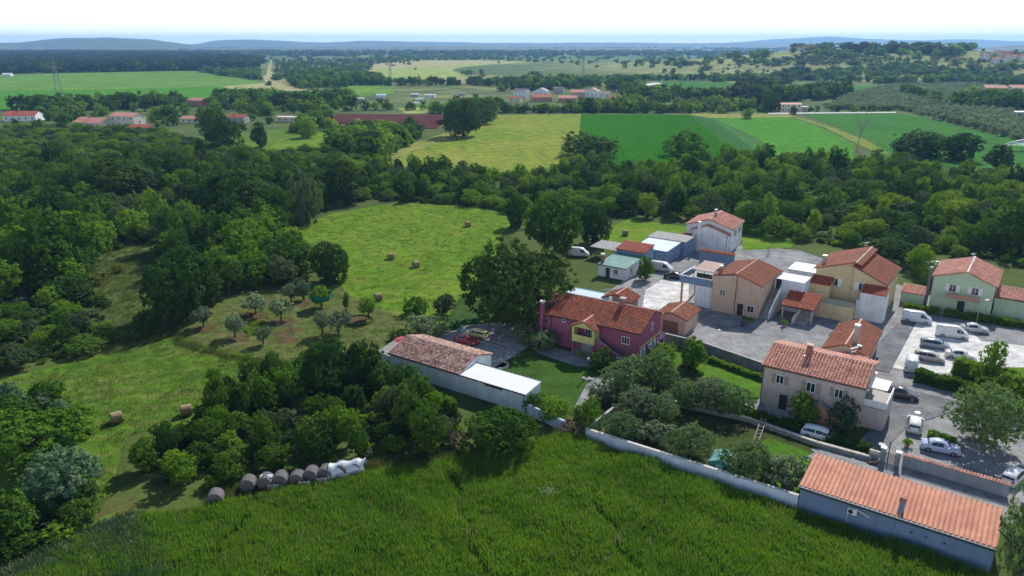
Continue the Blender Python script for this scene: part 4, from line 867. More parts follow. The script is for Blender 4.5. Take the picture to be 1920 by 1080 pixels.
class Building:
    """local frame: x along the near wall, y away from the camera, z up"""
    def __init__(s, name, label, A, zA, yaw, dx=0, dy=0, cat='house'):
        p = at(*A, zA) if len(A) == 2 else Vector(A); y = R(yaw)
        x = p.x + dx * math.cos(y) - dy * math.sin(y); yy = p.y + dx * math.sin(y) + dy * math.cos(y)
        s.o = thing(name, label, cat, (x, yy, 0), y); s.yaw = y
    def w(s, x, y, z=0): c, q = math.cos(s.yaw), math.sin(s.yaw); return Vector((s.o.location.x + x * c - y * q, s.o.location.y + x * q + y * c, z))
    def walls(s, x0, x1, y0, y1, prof, axis, mat, z0=-.6, name='wall'):
        """prof: [(position across the ridge, height)...]"""
        e = .04
        if axis == 'x': poly = [(y0 + e if p == y0 else y1 - e if p == y1 else p, z - .05) for p, z in prof]; a0, a1 = x0, x1
        else: poly = [(x0 + e if p == x0 else x1 - e if p == x1 else p, z - .05) for p, z in prof]; a0, a1 = y0, y1
        m = MB(); m.prism(poly + [(poly[-1][0], z0), (poly[0][0], z0)], a0, a1, axis); return m.build(name, mat, s.o)
    def roof(s, a0, a1, prof, axis, mat, over=.3, end=.25, pitch=.36, row=.4, thick=.1, tile=True, cap=True, name='roof', slab=None, gut=(1, 1), step=.04):
        m = MB(); ov0 = []
        segs = list(zip(prof, prof[1:]))
        for i, ((p, z), (q, y)) in enumerate(segs):
            d = Vector((q - p, y - z)); Ls = d.length; d /= Ls
            a = Vector((p, z)); b = Vector((q, y))
            if i == 0: a = a - d * over
            if i == len(segs) - 1: b = b + d * over
            ov0.append((a, b))
            m.prism([(a.x, a.y - thick), (b.x, b.y - thick), (b.x, b.y), (a.x, a.y)], a0 - end + i * .003, a1 + end - i * .003, axis)
        ro = m.build(name, slab or mat, s.o)
        for a, b in ov0:
            lo, hi = (a, b) if a.y <= b.y else (b, a); d = hi - lo; S = d.length
            def W(t, u): return Vector((u, t.x, t.y)) if axis == 'x' else Vector((t.x, u, t.y))
            if tile == True: tiles(ro, W(lo, a0 - end), W(Vector((0, 0)), 1), a1 - a0 + 2 * end, W(d, 0), S - .03, mat, pitch, row, step=step)
            elif tile == 'rib': ribs(ro, W(lo, a0 - end + .1), W(Vector((0, 0)), 1), a1 - a0 + 2 * end - .2, W(d, 0), S, mat, pitch)
        if cap and len(prof) > 2:
            for k in range(1, len(prof) - 1):
                p, z = prof[k]
                if z >= prof[k - 1][1] and z >= prof[k + 1][1]:
                    A_, B_ = ((a0 - end, p, z + .05), (a1 + end, p, z + .05)) if axis == 'x' else ((p, a0 - end, z + .05), (p, a1 + end, z + .05))
                    MB().cone(A_, B_, .13, .13, 8).build('ridge_cap', RIDGE if cap is True else cap, ro)
        for k, on in zip((0, -1), gut):
            t = ov0[k][0 if k == 0 else 1]
            if on and t.y <= min(prof[0][1], prof[-1][1]) + .05:
                off = -.07 if k == 0 else .07
                A_, B_ = ((a0 - end, t.x + off, t.y - .1), (a1 + end, t.x + off, t.y - .1)) if axis == 'x' else ((t.x + off, a0 - end, t.y - .1), (t.x + off, a1 + end, t.y - .1))
                MB().cone(A_, B_, .075, .075, 8).build('gutter', GUT, ro)
        return ro
    def block(s, x0, x1, y0, y1, prof, axis, wm, rm, **k):
        s.walls(x0, x1, y0, y1, prof, axis, wm, k.pop('z0', -.6)); a = (x0, x1) if axis == 'x' else (y0, y1)
        return s.roof(a[0], a[1], prof, axis, rm, **k)
    def face(s, f, c, z, d=0):
        """frame of a wall face: f = 'S' (near) / 'E' / 'W' at plane position d"""
        e = thing.__globals__['Matrix']
        if f == 'S': return e.Translation((c, d, z))
        if f == 'E': return e.Translation((d, c, z)) @ e.Rotation(math.pi / 2, 4, 'Z')
        if f == 'W': return e.Translation((d, c, z)) @ e.Rotation(-math.pi / 2, 4, 'Z')
        return e.Translation((c, d, z)) @ e.Rotation(math.pi, 4, 'Z')
    def window(s, f, c, z, wd, ht, d=0, shut=None, frame=None, name='window', sill=True, bars=1):
        M_ = s.face(f, c, z, d); fr = MB(); t = .07
        for q in ((-wd / 2, -wd / 2 + t, 0, ht), (wd / 2 - t, wd / 2, 0, ht), (-wd / 2 + t, wd / 2 - t, 0, t), (-wd / 2 + t, wd / 2 - t, ht - t, ht)): fr.box(q[0], q[1], -.06, .02, q[2], q[3])
        for i in range(bars): x = -wd / 2 + wd * (i + 1) / (bars + 1); fr.box(x - .035, x + .035, -.05, .02, t, ht - t)
        o = fr.build(name, frame or WHITE, s.o); o.matrix_local = M_
        MB().box(-wd / 2 + t, wd / 2 - t, -.025, .01, t, ht - t).build('pane', GLASS, o)
        if sill: MB().box(-wd / 2 - .08, wd / 2 + .08, -.14, .02, -.08, -.003).build('sill', CONC, o)
        if shut:
            for k in (-1, 1):
                x = k * (wd / 2 + wd * .26); MB().box(x - wd * .25, x + wd * .25, -.09, -.03, 0, ht).build('shutter', shut, o)
        return o
    def door(s, f, c, wd, ht, mat, d=0, z=0):
        o = MB().box(-wd / 2, wd / 2, -.05, .02, 0, ht).build('door', mat, s.o); o.matrix_local = s.face(f, c, z, d)
        MB().box(wd * .36, wd * .4, -.1, -.052, ht * .45, ht * .5).build('handle', STEEL, o); return o
    def chimney(s, x, y, z0, z1, wd=.6, mat=None, capm=None, name='chimney'):
        o = MB().box(x - wd / 2, x + wd / 2, y - wd / 2, y + wd / 2, z0, z1).build(name, mat or BRICK, s.o)
        c = MB(); 
        for i in (-1, 1):
            for j in (-1, 1): c.box(x + i * wd * .36 - .06, x + i * wd * .36 + .06, y + j * wd * .36 - .06, y + j * wd * .36 + .06, z1, z1 + .25)
        c.box(x - wd * .62, x + wd * .62, y - wd * .62, y + wd * .62, z1 + .25, z1 + .36); c.build('chimney_cap', capm or CONC, o); return o
    def box(s, name, mat, *b): return MB().box(*b).build(name, mat, s.o)
    def pipe(s, pts, r=.05, mat=None, name='downpipe'):
        m = MB()
        for a, b in zip(pts, pts[1:]): m.cone(a, b, r, r, 6)
        return m.build(name, mat or GUT, s.o)
    def aircon(s, f, c, z, d):
        o = MB().box(-.42, .42, -.36, -.06, 0, .6).build('air_conditioner', WHITE, s.o); o.matrix_local = s.face(f, c, z, d)
        MB().cone((-.12, -.365, .3), (-.12, -.39, .3), .23, .23, 16).build('fan_grille', DARK, o)
        b_ = MB(); b_.box(-.36, -.3, -.34, 0, -.06, -.004); b_.box(.3, .36, -.34, 0, -.06, -.004); b_.build('bracket', STEEL, o); return o

# --- magenta house
h = Building('house', 'two storey magenta house with a lime yellow gabled balcony and red tiled roof', (1033, 588), 5.0, -32.7)
L, W = 14.9, 8.0
h.block(0, L, 0, W, [(0, 5.0), (4.9, 6.95), (W, 5.65)], 'x', WALL['magenta'], TILE['red'], gut=(1, 0))
h.block(-3.1, 0, .02, W - .5, [(.02, 4.75), (4.6, 6.5), (W - .5, 5.4)], 'x', WALL['magenta'], TILE['red'], end=0.0, gut=(1, 0))
bx0, bx1, by = 4.7, 8.4, -1.75
h.box('balcony_wall', WALL['lime'], bx0, bx1, by, by + .16, 2.15, 3.25)
m = MB(); m.box(bx0, bx1, by + .163, 0, 2.15, 2.3); m.box(bx0, bx0 + .16, by + .163, 0, 2.303, 4.55); m.box(bx1 - .16, bx1, by + .163, 0, 2.303, 4.55); m.box(bx0, bx0 + .35, by, by + .16, 3.253, 4.5); m.box(bx1 - .35, bx1, by, by + .16, 3.253, 4.5); m.build('balcony_side', WALL['lime'], h.o)
mid = (bx0 + bx1) / 2
MB().prism([(bx0, 4.503), (bx1, 4.503), (mid, 5.45)], by, by + .16, 'y').build('balcony_gable', WALL['lime'], h.o)
h.roof(by - .1, 2.6, [(bx0, 4.58), (mid, 5.53), (bx1, 4.58)], 'y', TILE['red'], over=.3, end=.05, gut=(0, 0))
h.window('S', mid, 2.9, 1.0, 1.55, 0, sill=False, name='balcony_door'); h.window('S', 12.7, 2.75, 1.25, 1.15, 0, bars=2); h.window('S', 2.3, 4.1, .6, .45, 0, bars=0)
for x in (bx0 + .2, bx1 - .2): h.box('porch_pillar', WALL['magenta'], x - .17, x + .17, by + .02, by + .36, 0, 2.14)
h.door('S', mid - .2, 1.7, 2.0, M('grey_garage_door', (.30, .32, .34), .1, 2, .6), 0, .05)
h.box('porch_step', CONC, bx0 - .4, bx1 + .5, by - .35, -.01, 0, .1)
m = MB(); n_ = 12
for i in range(n_): m.box(bx1 + .05 + i * .36, bx1 + .05 + (i + 1) * .36, -1.1, -.05, -.3, 2.2 - i * .185)
m.build('outside_stair', CONC, h.o)
m = MB(); m.prism([(bx1 + .02, -.3), (bx1 + 4.5, -.3), (bx1 + 4.5, .85), (bx1 + .02, 3.15)], -1.28, -1.11, 'y'); m.build('stair_parapet', WALL['magenta'], h.o)
m = MB(); m.prism([(bx1 + .02, 3.153), (bx1 + 4.5, .853), (bx1 + 4.5, .93), (bx1 + .02, 3.23)], -1.3, -1.09, 'y'); m.build('parapet_coping', CONC, h.o)
h.box('floor_band', WALL['band'], L + .001, L + .05, .05, W - .05, 2.35, 2.6)
h.window('E', 4.6, 4.0, .7, 1.15, L, bars=0); h.window('E', 1.3, .35, .85, 1.75, L, shut=WHITE, sill=False); h.window('E', 5.2, .9, 1.0, 1.2, L, shut=WHITE); h.window('E', 7.2, 1.0, .5, .8, L, bars=0); h.aircon('E', 3.6, 1.45, L)
h.chimney(-1.4, -.25, -.3, 6.6, .55, WALL['magenta'], WHITE); h.chimney(9.9, 4.7, 6.3, 7.75, .75, BRICK)
h.pipe([(.1, -.1, 4.8), (.1, -.1, 0)]); h.pipe([(-3.0, -.08, 4.6), (-3.0, -.08, 0)])
h.box('eave_board', WALL['band'], L + .02, L + .3, W - .1, W + .35, 5.45, 5.6)
MAG = h
# --- long white outbuilding with tiled roof, white sheet roof and old shed end
h = Building('outbuilding', 'long low white outbuilding with mottled old tiles beside the boundary wall', (728.4, 659.7), 2.9, -34.2, dx=.25, cat='building')
L, W = 12.6, 7.4
h.block(0, L, 0, W, [(0, 2.9), (3.9, 4.15), (W, 3.05)], 'x', WALL['offwhite'], TILE['mixed'], over=.25, end=.15, pitch=.34, row=.4, gut=(1, 0))
h.block(L + .02, L + 10.6, .05, 3.6, [(.05, 2.75), (3.6, 3.1)], 'x', WALL['offwhite'], SHEETW, tile='rib', pitch=.62, over=.12, end=.1, thick=.06, gut=(1, 0))
h.box('fascia', DARK, L + .02, L + 10.7, 3.68, 3.76, 2.9, 3.2)
h.block(-2.9, -.02, .5, 3.6, [(.5, 2.15), (3.6, 2.6)], 'x', WALL['offwhite'], SHEETG, tile='rib', pitch=.35, over=.25, end=.1, thick=.04, gut=(0, 0))
v = [(-3.1 + 3.2 * i / 8, 3.7 + 2.6 * j / 4, 2.55 + .45 * math.sin(math.pi * j / 4) * math.sin(math.pi * (.15 + .8 * i / 8)) + .05 * math.sin(i * 2 + j)) for i in range(9) for j in range(5)]
link('red_tarpaulin', pymesh('red_tarpaulin', v, [(i * 5 + j, (i + 1) * 5 + j, (i + 1) * 5 + j + 1, i * 5 + j + 1) for i in range(8) for j in range(4)], M('red_tarpaulin', (.35, .05, .06), .15, 2, .6), True), h.o)
h.box('shed_wall', WALL['grey'], -3.0, -.1, 3.72, 6.2, 0, 2.5)
h.door('E', 5.4, 1.2, 2.0, WHITE, L); h.pipe([(L + 10.5, -.1, 2.6), (L + 10.55, -.12, 1.4), (L + 10.3, -.3, 1.1)])
h.box('lintel_opening', DARK, L + 4.2, L + 7.0, .02, .04, 2.25, 2.62)
OUT = h
# --- near blue grey garage
h = Building('garage', 'long blue grey garage with a bright orange tiled lean-to roof at the lower right', (1497.5, 911), 2.75, -35.5, dx=.15, dy=.25, cat='garage')
L, W = 16.7, 5.0
h.block(0, L, 0, W, [(0, 2.85), (W, 3.6)], 'x', WALL['bluegrey'], TILE['orange'], pitch=.42, row=5.6, step=0, over=.28, end=.12, z0=-.4, gut=(0, 0))
h.box('fascia', GUT, -.1, L + .1, -.245, -.004, 2.42, 2.68); h.pipe([(-.15, -.36, 2.78), (L + .15, -.36, 2.78)], .07, WHITE, 'gutter')
h.aircon('S', 5.0, 1.55, 0); h.pipe([(5.2, -.25, 2.25), (6.6, -.5, 1.95)], .05, WHITE, 'waste_pipe'); h.pipe([(4.6, -.06, 1.5), (4.6, -.06, .1)], .02, WHITE, 'cable')
ch = h.box('chimney', WALL['bluegrey'], 8.75, 9.2, .35, .8, 2.8, 4.15); MB().box(8.7, 9.25, .3, .85, 4.153, 4.6).build('chimney_cap', BRICK, ch)
for x in (10.2, 11.4, 12.9):
    lm = MB().cone((x, -.02, 1.55), (x, -.1, 1.55), .11, .11, 12).build('wall_lamp', STEEL, h.o); MB().cone((x, -.103, 1.55), (x, -.15, 1.55), .085, .06, 12).build('lamp_glass', GLASS, lm)
h.window('N', 5, 1.1, 1.2, .9, W); h.door('N', 10, 1.0, 2.0, WHITE, W)
GAR = h
# --- pale pink house
h = Building('house', 'pale pink two storey house with salmon tiles and a side stair behind the garage lane', (1432.5, 681.7), 5.75, -34.7)
L, W = 12.0, 8.2
h.block(0, L, 0, W, [(0, 5.75), (4.1, 7.15), (W, 6.0)], 'x', WALL['pink'], TILE['pale'], pitch=.4, gut=(1, 0))
h.chimney(4.55, 3.7, 6.6, 7.9, .7, BRICK, RIDGE); h.box('chimney_flashing', STEEL, 4.1, 5.0, 2.75, 3.33, 6.72, 6.86)
h.window('S', 2.2, 3.5, 1.0, 1.2, 0, shut=WOODM); h.window('S', 6.0, 3.4, 1.1, 1.3, 0, shut=WOODM); h.window('S', 9.3, 3.5, 1.0, 1.2, 0, shut=WOODM); h.door('S', 2.9, 1.0, 2.1, DARK, 0); h.window('S', 6.2, .9, 1.1, 1.1, 0)
m = MB(); m.prism([(6.9, 0), (11.6, 0), (11.6, .5), (7.6, 2.9), (6.9, 2.9)], -1.9, -1.7, 'y'); m.build('stair_parapet', WALL['terra'], h.o)
m = MB()
for i in range(13): m.box(7.3 + i * .32, 7.3 + (i + 1) * .32, -1.69, -.02, -.2, 2.7 - i * .2)
m.build('outside_stair', CONC, h.o)
h.block(L + .02, L + 2.6, 1.0, 6.4, [(1.0, 2.85), (6.4, 2.9)], 'x', WALL['pink'], CONC, tile=False, over=0, end=0, gut=(0, 0))
m = MB(); m.box(L + .03, L + 2.6, .95, 1.1, 2.95, 3.8); m.box(L + 2.47, L + 2.62, 1.103, 6.4, 2.95, 3.8); m.build('terrace_parapet', WALL['white'], h.o)
h.box('awning', WHITE, L + .1, L + 2.3, 2.0, 5.2, 5.0, 5.06); h.door('E', 3.4, 1.6, 2.1, GLASS, L, 3.0); h.window('E', 4.5, .8, 1.0, 1.2, L + 2.6)
h.box('patio', CONC, -1.6, 7.5, -1.7, -.02, -.1, .08)
h.pipe([(.06, -.08, 5.5), (.06, -.08, .1)])
# --- small rust roofed annex with the tall chimney
h = Building('annex', 'small rust roofed annex with tall concrete chimney behind the pale pink house', (1545, 652), 3.2, -34, cat='building')
h.block(0, 5.6, 0, 12, [(0, 3.2), (2.75, 4.35), (5.6, 3.2)], 'y', WALL['peach'], TILE['rust'], pitch=.3, row=.36, cap=RIDGE, end=.1)
h.roof(-2.8, -.35, [(2.6, 3.25), (5.9, 3.2)], 'y', TILE['pale'], over=.1, end=.1, gut=(0, 0), name='porch_roof', cap=False); h.walls(2.7, 5.8, -2.8, -.36, [(2.7, 3.1), (5.8, 3.1)], 'y', WALL['peach'])
h.chimney(3.7, 2.0, 3.4, 6.6, .62, CONC, WHITE); h.box('flashing', M('zinc', (.2, .21, .22), .15, 3, .5, .3), 2.6, 4.7, 1.0, 1.6, 3.72, 4.16); h.pipe([(1.2, 4.5, 4.0), (1.2, 4.5, 4.3)], .16, BRICK, 'vent')
# --- tall yellow house with white side wing and yard stair
h = Building('house', 'tall butter yellow house with two offset rust tiled roofs and a white wing', (1530, 502), 7.0, -36)
h.block(0, 6.2, 0, 12.4, [(0, 7.0), (6.2, 9.05)], 'y', WALL['yellow'], TILE['rust'], pitch=.3, row=.36, gut=(1, 0), over=.35, z0=-1)
h.roof(0, 12.4, [(6.56, 9.03), (7.4, 8.7)], 'y', TILE['rust'], over=.02, pitch=.3, gut=(0, 0), cap=False, name='ridge_fold'); MB().cone((6.45, -.3, 9.12), (6.45, 12.7, 9.12), .12, .12, 8).build('ridge_cap', M('white_ridge_mortar', (.62, .55, .5), .1, 3, .9), h.o)
h.block(6.22, 11.6, -.3, 12.0, [(6.22, 8.45), (11.6, 6.15)], 'y', WALL['yellow'], TILE['rust'], pitch=.3, row=.36, gut=(0, 1), z0=-1)
h.chimney(.7, 2.6, 6.9, 8.5, .6, CONC, STEEL); h.pipe([(1.5, 4.6, 7.3), (1.5, 4.6, 7.8)], .14, BRICK, 'vent'); h.pipe([(5.4, 3.2, 8.6), (5.4, 3.2, 9.6)], .04, STEEL, 'flue')
for x in (3.4, 8.0): h.window('S', x, 4.3, 1.2, 1.4, -.3 if x > 6 else 0, shut=WHITE)
h.block(-.2, 3.2, -2.2, -.02, [(-2.2, 4.9), (-.02, 5.7)], 'x', WALL['yellow'], TILE['brick'], over=.15, end=.1, gut=(0, 0), z0=-1, pitch=.32)
wg = h.block(8.3, 12.3, -2.9, -.32, [(-2.9, 4.9), (-.32, 5.7)], 'x', WALL['white'], TILE['brick'], over=.02, end=.02, gut=(0, 0), z0=-1, pitch=.32)
h.box('white_pilaster', WALL['white'], 7.9, 8.28, -3.0, -.33, -1, 3.4)
m = MB(); m.box(2.2, 7.85, -5.6, -2.25, -1, 2.6); m.build('terrace', WALL['yellow'], h.o)
bal = MB()
for i in range(15): bal.box(2.4 + i * .37, 2.5 + i * .37, -5.55, -5.45, 2.603, 3.35)
bal.box(2.3, 7.8, -5.58, -5.42, 3.353, 3.45); tag(bal.build('balustrade', STEEL, h.o), kind='stuff')
m = MB()
for i in range(16): m.box(.25, 2.1, -11.5 + i * .56, -11.5 + (i + 1) * .56, -.3, .12 + i * .155)
m.build('yard_stair', CONC, h.o); m = MB(); m.prism([(-12.2, -.3), (-2.25, -.3), (-2.25, 3.4), (-12.2, 1.1)], .02, .22, 'x'); m.build('stair_wall', WALL['cream'], h.o)
# --- peach house with roof terrace
h = Building('house', 'peach house with a roof terrace, brown canopy and rust tiled gable', (1383, 516), 7.3, -36)
h.block(-.2, 4.0, .6, 11.5, [(-.2, 7.28), (4.0, 6.0)], 'y', WALL['peach'], TILE['rust'], pitch=.3, row=.36, gut=(0, 1), over=.25)
h.roof(.6, 11.5, [(-4.4, 6.35), (-.55, 7.3)], 'y', TILE['rust'], over=.1, end=.1, pitch=.3, row=.36, gut=(0, 0), cap=False); h.walls(-4.4, -.22, .3, 11.5, [(-4.4, 6.3), (-.22, 7.15)], 'y', WALL['peach'])
MB().cone((-.4, .3, 7.34), (-.4, 11.8, 7.34), .11, .11, 8).build('ridge_cap', RIDGE, h.o)
h.box('terrace_floor', CONC, -10.3, -4.45, .3, 7.0, 4.25, 4.45)
m = MB(); m.box(-10.3, -4.45, .15, .297, 4.1, 5.4); m.box(-10.45, -10.303, .15, 7.0, 4.1, 5.4); m.build('terrace_parapet', WALL['bluegrey'], h.o); m = MB(); m.box(-10.35, -4.45, .12, .33, 5.403, 5.47); m.box(-10.48, -10.27, .333, 7.0, 5.403, 5.47); m.build('parapet_coping', WALL['white'], h.o)
for x in (-10.2,): 
    for y in (.4, 6.7): h.box('terrace_post', WALL['terra'], x, x + .3, y, y + .3, -.2, 4.24)
h.box('ground_floor', WALL['offwhite'], -7.6, -4.45, .7, 6.8, -.2, 4.2); h.box('glass_screen', GLASS, -7.5, -4.6, .6, .66, 5.48, 6.3)
cn = h.roof(-8.4, -4.7, [(1.3, 6.75), (6.3, 7.0)], 'x', M('brown_canopy_sheet', (.24, .12, .09), .15, 2, .5), tile='rib', pitch=.3, over=.1, end=.05, thick=.06, gut=(0, 0), name='canopy', slab=M('canopy_sheet', (.24, .12, .09), .15, 2, .5))
h.box('canopy_edge', WHITE, -8.5, -4.6, 1.1, 1.19, 6.6, 6.82)
for x in (-8.35, -4.8):
    for y in (1.35, 6.2): h.box('canopy_post', DARK, x, x + .1, y, y + .1, 4.453, 6.66)
h.chimney(-3.6, 1.9, 6.3, 7.6, .5, BRICK, WHITE)
for y in (2.4, 4.6): h.window('E', y, 4.3, .5, .6, 4.0, bars=0)
m = MB()
for i in range(16): m.box(4.1, 5.5, 1.2 + i * .4, 1.2 + (i + 1) * .4, -.3, .2 + i * .24)
m.build('outside_stair', CONC, h.o); m = MB(); m.prism([(1.2, -.3), (7.6, -.3), (7.6, 5.2), (1.2, 1.2)], 5.52, 5.7, 'x'); m.build('stair_parapet', WALL['white'], h.o); h.box('stair_landing', WALL['offwhite'], 4.1, 9.2, 7.7, 12.0, -.2, 5.6)
h.door('S', 4.9, .9, 2.0, DARK, 7.68, 3.6); h.door('S', .8, 1.0, 2.1, DARK, .6); h.window('S', 2.6, .9, 1.2, 1.2, .6); h.window('S', -2.4, 3.0, 1.0, 1.2, .3)
# red tiled porch between the peach and the yellow house
h = Building('porch', 'low open porch with brick red tiles between the peach and the yellow house', (1466, 570), 2.6, -36, cat='building')
h.roof(0, 5.2, [(0, 2.6), (4.6, 3.9)], 'x', TILE['brick'], over=.2, end=.1, gut=(1, 0), pitch=.32); h.box('back_wall', WALL['peach'], 0, 5.2, 4.5, 4.7, -.2, 3.75)
for x in (.1, 4.9): h.box('porch_post', WALL['peach'], x, x + .25, .05, .3, -.1, 2.48)
# --- white house at the back
h = Building('house', 'plain white two storey house with salmon roof at the edge of the wood', (1287.5, 420), 5.5, -30)
h.block(0, 10.4, 0, 9.9, [(0, 5.5), (5.15, 7.2), (10.4, 5.5)], 'y', WALL['white'], TILE['pale'], pitch=.45, row=.45, cap=RIDGE)
h.block(1.9, 9.9, -1.5, -.02, [(1.9, 4.75), (5.2, 6.0), (9.9, 4.45)], 'y', WALL['white'], TILE['pale'], pitch=.45, row=.45, end=.06, cap=False)
h.chimney(3.5, -1.75, -.3, 6.5, .6, WALL['white'], WHITE); h.chimney(5.3, 4.6, 6.8, 8.3, .55, CONC, STEEL)
for y in (3.2, 7.2): h.window('E', y, 3.4, .9, 1.2, 10.4, shut=WOODM)
h.block(-1.0, 1.7, -3.4, -.05, [(-3.4, 2.6), (-.05, 3.3)], 'x', WALL['cream'], TILE['brick'], over=.15, end=.1, gut=(0, 0))
h.pipe([(9.85, -1.58, 4.3), (9.85, -1.58, 0)])
h = Building('garden_wall', 'high white yard wall with a tiled coping in front of the white house', (1313, 469), 2.9, -34, cat='wall')
h.box('wall', WALL['bluegrey'], 0, 7.4, 0, .3, -.2, 2.85); h.roof(0, 7.4, [(-.1, 2.88), (.4, 3.12)], 'x', TILE['brick'], over=.1, end=.05, gut=(0, 0), name='coping')
# --- pale green house
h = Building('house', 'pale green house with a salmon gable roof and tall dark chimney at the right edge', (1751, 516), 6.0, -36)
h.block(0, 9.4, 0, 11.6, [(0, 5.95), (4.95, 7.45), (9.4, 5.7)], 'y', WALL['green'], TILE['pale'], pitch=.34, row=.4, cap=M('white_mortar', (.66, .62, .58), .1, 3, .9))
h.chimney(-.55, .5, -.2, 7.0, .5, M('dark_chimney', (.16, .15, .14), .2, 4, .9), CONC)
h.block(-4.6, -.85, -.2, 2.4, [(-.2, 2.2), (2.4, 2.9)], 'x', WALL['green'], TILE['pale'], over=.2, end=.15, gut=(0, 0))
h.window('S', 3.2, 3.6, 1.1, 1.3, 0, shut=WHITE); h.window('S', 6.6, 3.6, 1.1, 1.3, 0, shut=WHITE); h.door('S', 4.9, 1.1, 2.2, DARK, 0)
m = MB(); m.box(2.5, 7.5, -1.5, -.02, 2.6, 2.8); m.build('balcony_slab', CONC, h.o); m = MB(); m.box(2.5, 7.5, -1.5, -1.38, 2.803, 3.6); m.build('balcony_wall', WALL['terra'], h.o)
h.block(9.6, 15, 2.5, 9, [(2.5, 3.4), (5.8, 4.4), (9, 3.4)], 'x', WALL['green'], TILE['pale'], cap=RIDGE)
# --- little red hip roofed pavilion, orange garage, pool behind the magenta house
h = Building('pavilion', 'open pavilion with a red tiled roof right behind the magenta house', (1128, 558), 2.5, -33, cat='building')
h.roof(0, 4.4, [(0, 2.5), (2.7, 3.6), (5.4, 2.5)], 'y', TILE['red'], over=.1, end=.1, cap=RIDGE, gut=(0, 0))
for x in (.15, 5.0):
    for y in (.1, 4.0): h.box('post', WHITE, x, x + .2, y, y + .2, 0, 2.4)
h.box('back_wall', WALL['white'], .36, 4.99, 4.15, 4.3, 0, 2.35)
h = Building('garage', 'small beige garage with orange tiles right of the magenta house', (1227, 590), 3.0, -33, dy=1.0, cat='garage')
h.block(0, 5, 0, 6, [(0, 2.8), (2.5, 3.6), (5, 2.8)], 'y', WALL['peach'], TILE['rust'], cap=RIDGE, gut=(0, 0)); h.door('S', 2.5, 2.6, 2.1, M('brown_door', (.2, .13, .09), .15, 2, .7), 0); h.box('awning', WALL['grey'], -1.6, -.3, .3, 4, 2.3, 2.36)
h = Building('swimming_pool', 'raised pool with a blue rim and pale cover behind the magenta house', (1058, 548), 1.0, -33, cat='pool')
h.box('basin', M('pool_wall', (.12, .30, .45), .1, 2, .5), 0, 7.5, 0, 3.6, 0, .9); m = MB(); m.box(-.12, 7.62, -.12, .1, .903, 1.0); m.box(-.12, 7.62, 3.5, 3.72, .903, 1.0); m.box(-.12, .1, .103, 3.497, .903, 1.0); m.box(7.4, 7.62, .103, 3.497, .903, 1.0); m.build('rim', M('pool_rim', (.16, .45, .62), .1, 2, .4), h.o); h.box('cover', M('pool_cover', (.50, .60, .68), .2, 1.5, .3), .12, 7.38, .12, 3.48, .905, .95)
# --- sheds at the back of the yard
h = Building('shed', 'shed group with green sheet roof, red tiled block and grey sheet roof', (1155, 466), 4.0, -35.2, cat='shed')
h.block(0, 6.4, .2, 4.6, [(.2, 4.0), (4.6, 4.7)], 'x', WALL['bluegrey'], TILE['brick'], over=.2, end=.15, gut=(0, 0), pitch=.4)
h.block(0, 6.2, -7.5, .15, [(-7.5, 2.55), (.15, 3.2)], 'x', WALL['white'], SHEETGR, tile='rib', pitch=.55, over=.2, end=.15, gut=(1, 0))
h.window('S', 4.0, 1.0, .9, 1.0, -7.5); h.window('E', -5, 1.0, .9, 1.0, 6.2); h.door('S', 2.2, .9, 2.0, DARK, -7.5); h.chimney(.4, -6.4, 2.6, 4.1, .6, BRICK, WHITE)
h.roof(-7.9, -1.6, [(3.1, 2.6), (8.4, 2.9)], 'x', SHEETG, tile='rib', pitch=.4, over=.1, end=.05, thick=.05, gut=(0, 0), name='carport_roof')
for x in (-7.6, -4.8, -1.9):
    for y in (3.3, 8.1): h.box('carport_post', DARK, x, x + .12, y, y + .12, 0, 2.55)
h = Building('shed', 'long shed with grey fibre sheets over a pale blue lower roof near the small lawn', (1195, 458), 3.0, -35.2, cat='shed')
h.block(-.4, 8.6, 6.1, 11.2, [(6.1, 3.5), (11.2, 3.7)], 'x', WALL['bluegrey'], SHEETG, tile='rib', pitch=.4, over=.15, end=.1, gut=(0, 0), thick=.06)
h.block(.1, 7.6, -1.4, 6.05, [(-1.4, 2.9), (6.05, 3.35)], 'x', WALL['bluegrey'], SHEETB, tile='rib', pitch=.6, over=.15, end=.1, gut=(0, 0), thick=.06)
h.door('S', 3, 2.4, 2.2, STEEL, -1.4); h.window('S', 6, 1.2, 1, .9, -1.4)
h = Building('shed', 'flat white roofed shed left of the yellow house', (1478, 503), 3.0, -36, cat='shed')
h.block(0, 6.5, 0, 5, [(0, 3.0), (5, 3.1)], 'x', WALL['offwhite'], SHEETW, tile='rib', pitch=.6, over=.1, end=.05, gut=(0, 0), thick=.06); h.door('S', 3, 1, 2, DARK, 0)
h = Building('shed', 'small grey blue roofed shed behind the pale green house', (1735, 494), 2.6, -36, cat='shed')
h.block(0, 3.4, 0, 3, [(0, 2.4), (3, 2.7)], 'x', WALL['yellow'], M('slate_sheet', (.20, .26, .33), .15, 2, .5), tile='rib', pitch=.4, over=.1, end=.1, gut=(0, 0), thick=.05); h.door('S', 1.7, .9, 1.9, WOODM, 0)
h = Building('shed', 'turquoise sheet shed half hidden by olives behind the white wall', (1330, 862), 1.6, -30, cat='shed')
TQ = M('turquoise_sheet', (.26, .50, .47), .15, 2, .5); h.block(0, 2.3, 0, 2.6, [(0, 1.5), (1.15, 1.95), (2.3, 1.5)], 'y', M('green_sheet_wall', (.03, .16, .13), .2, 2, .6), TQ, tile='rib', pitch=.3, over=.1, end=.1, gut=(0, 0), thick=.03, cap=False); h.door('S', 1.15, .8, 1.3, TQ, 0)

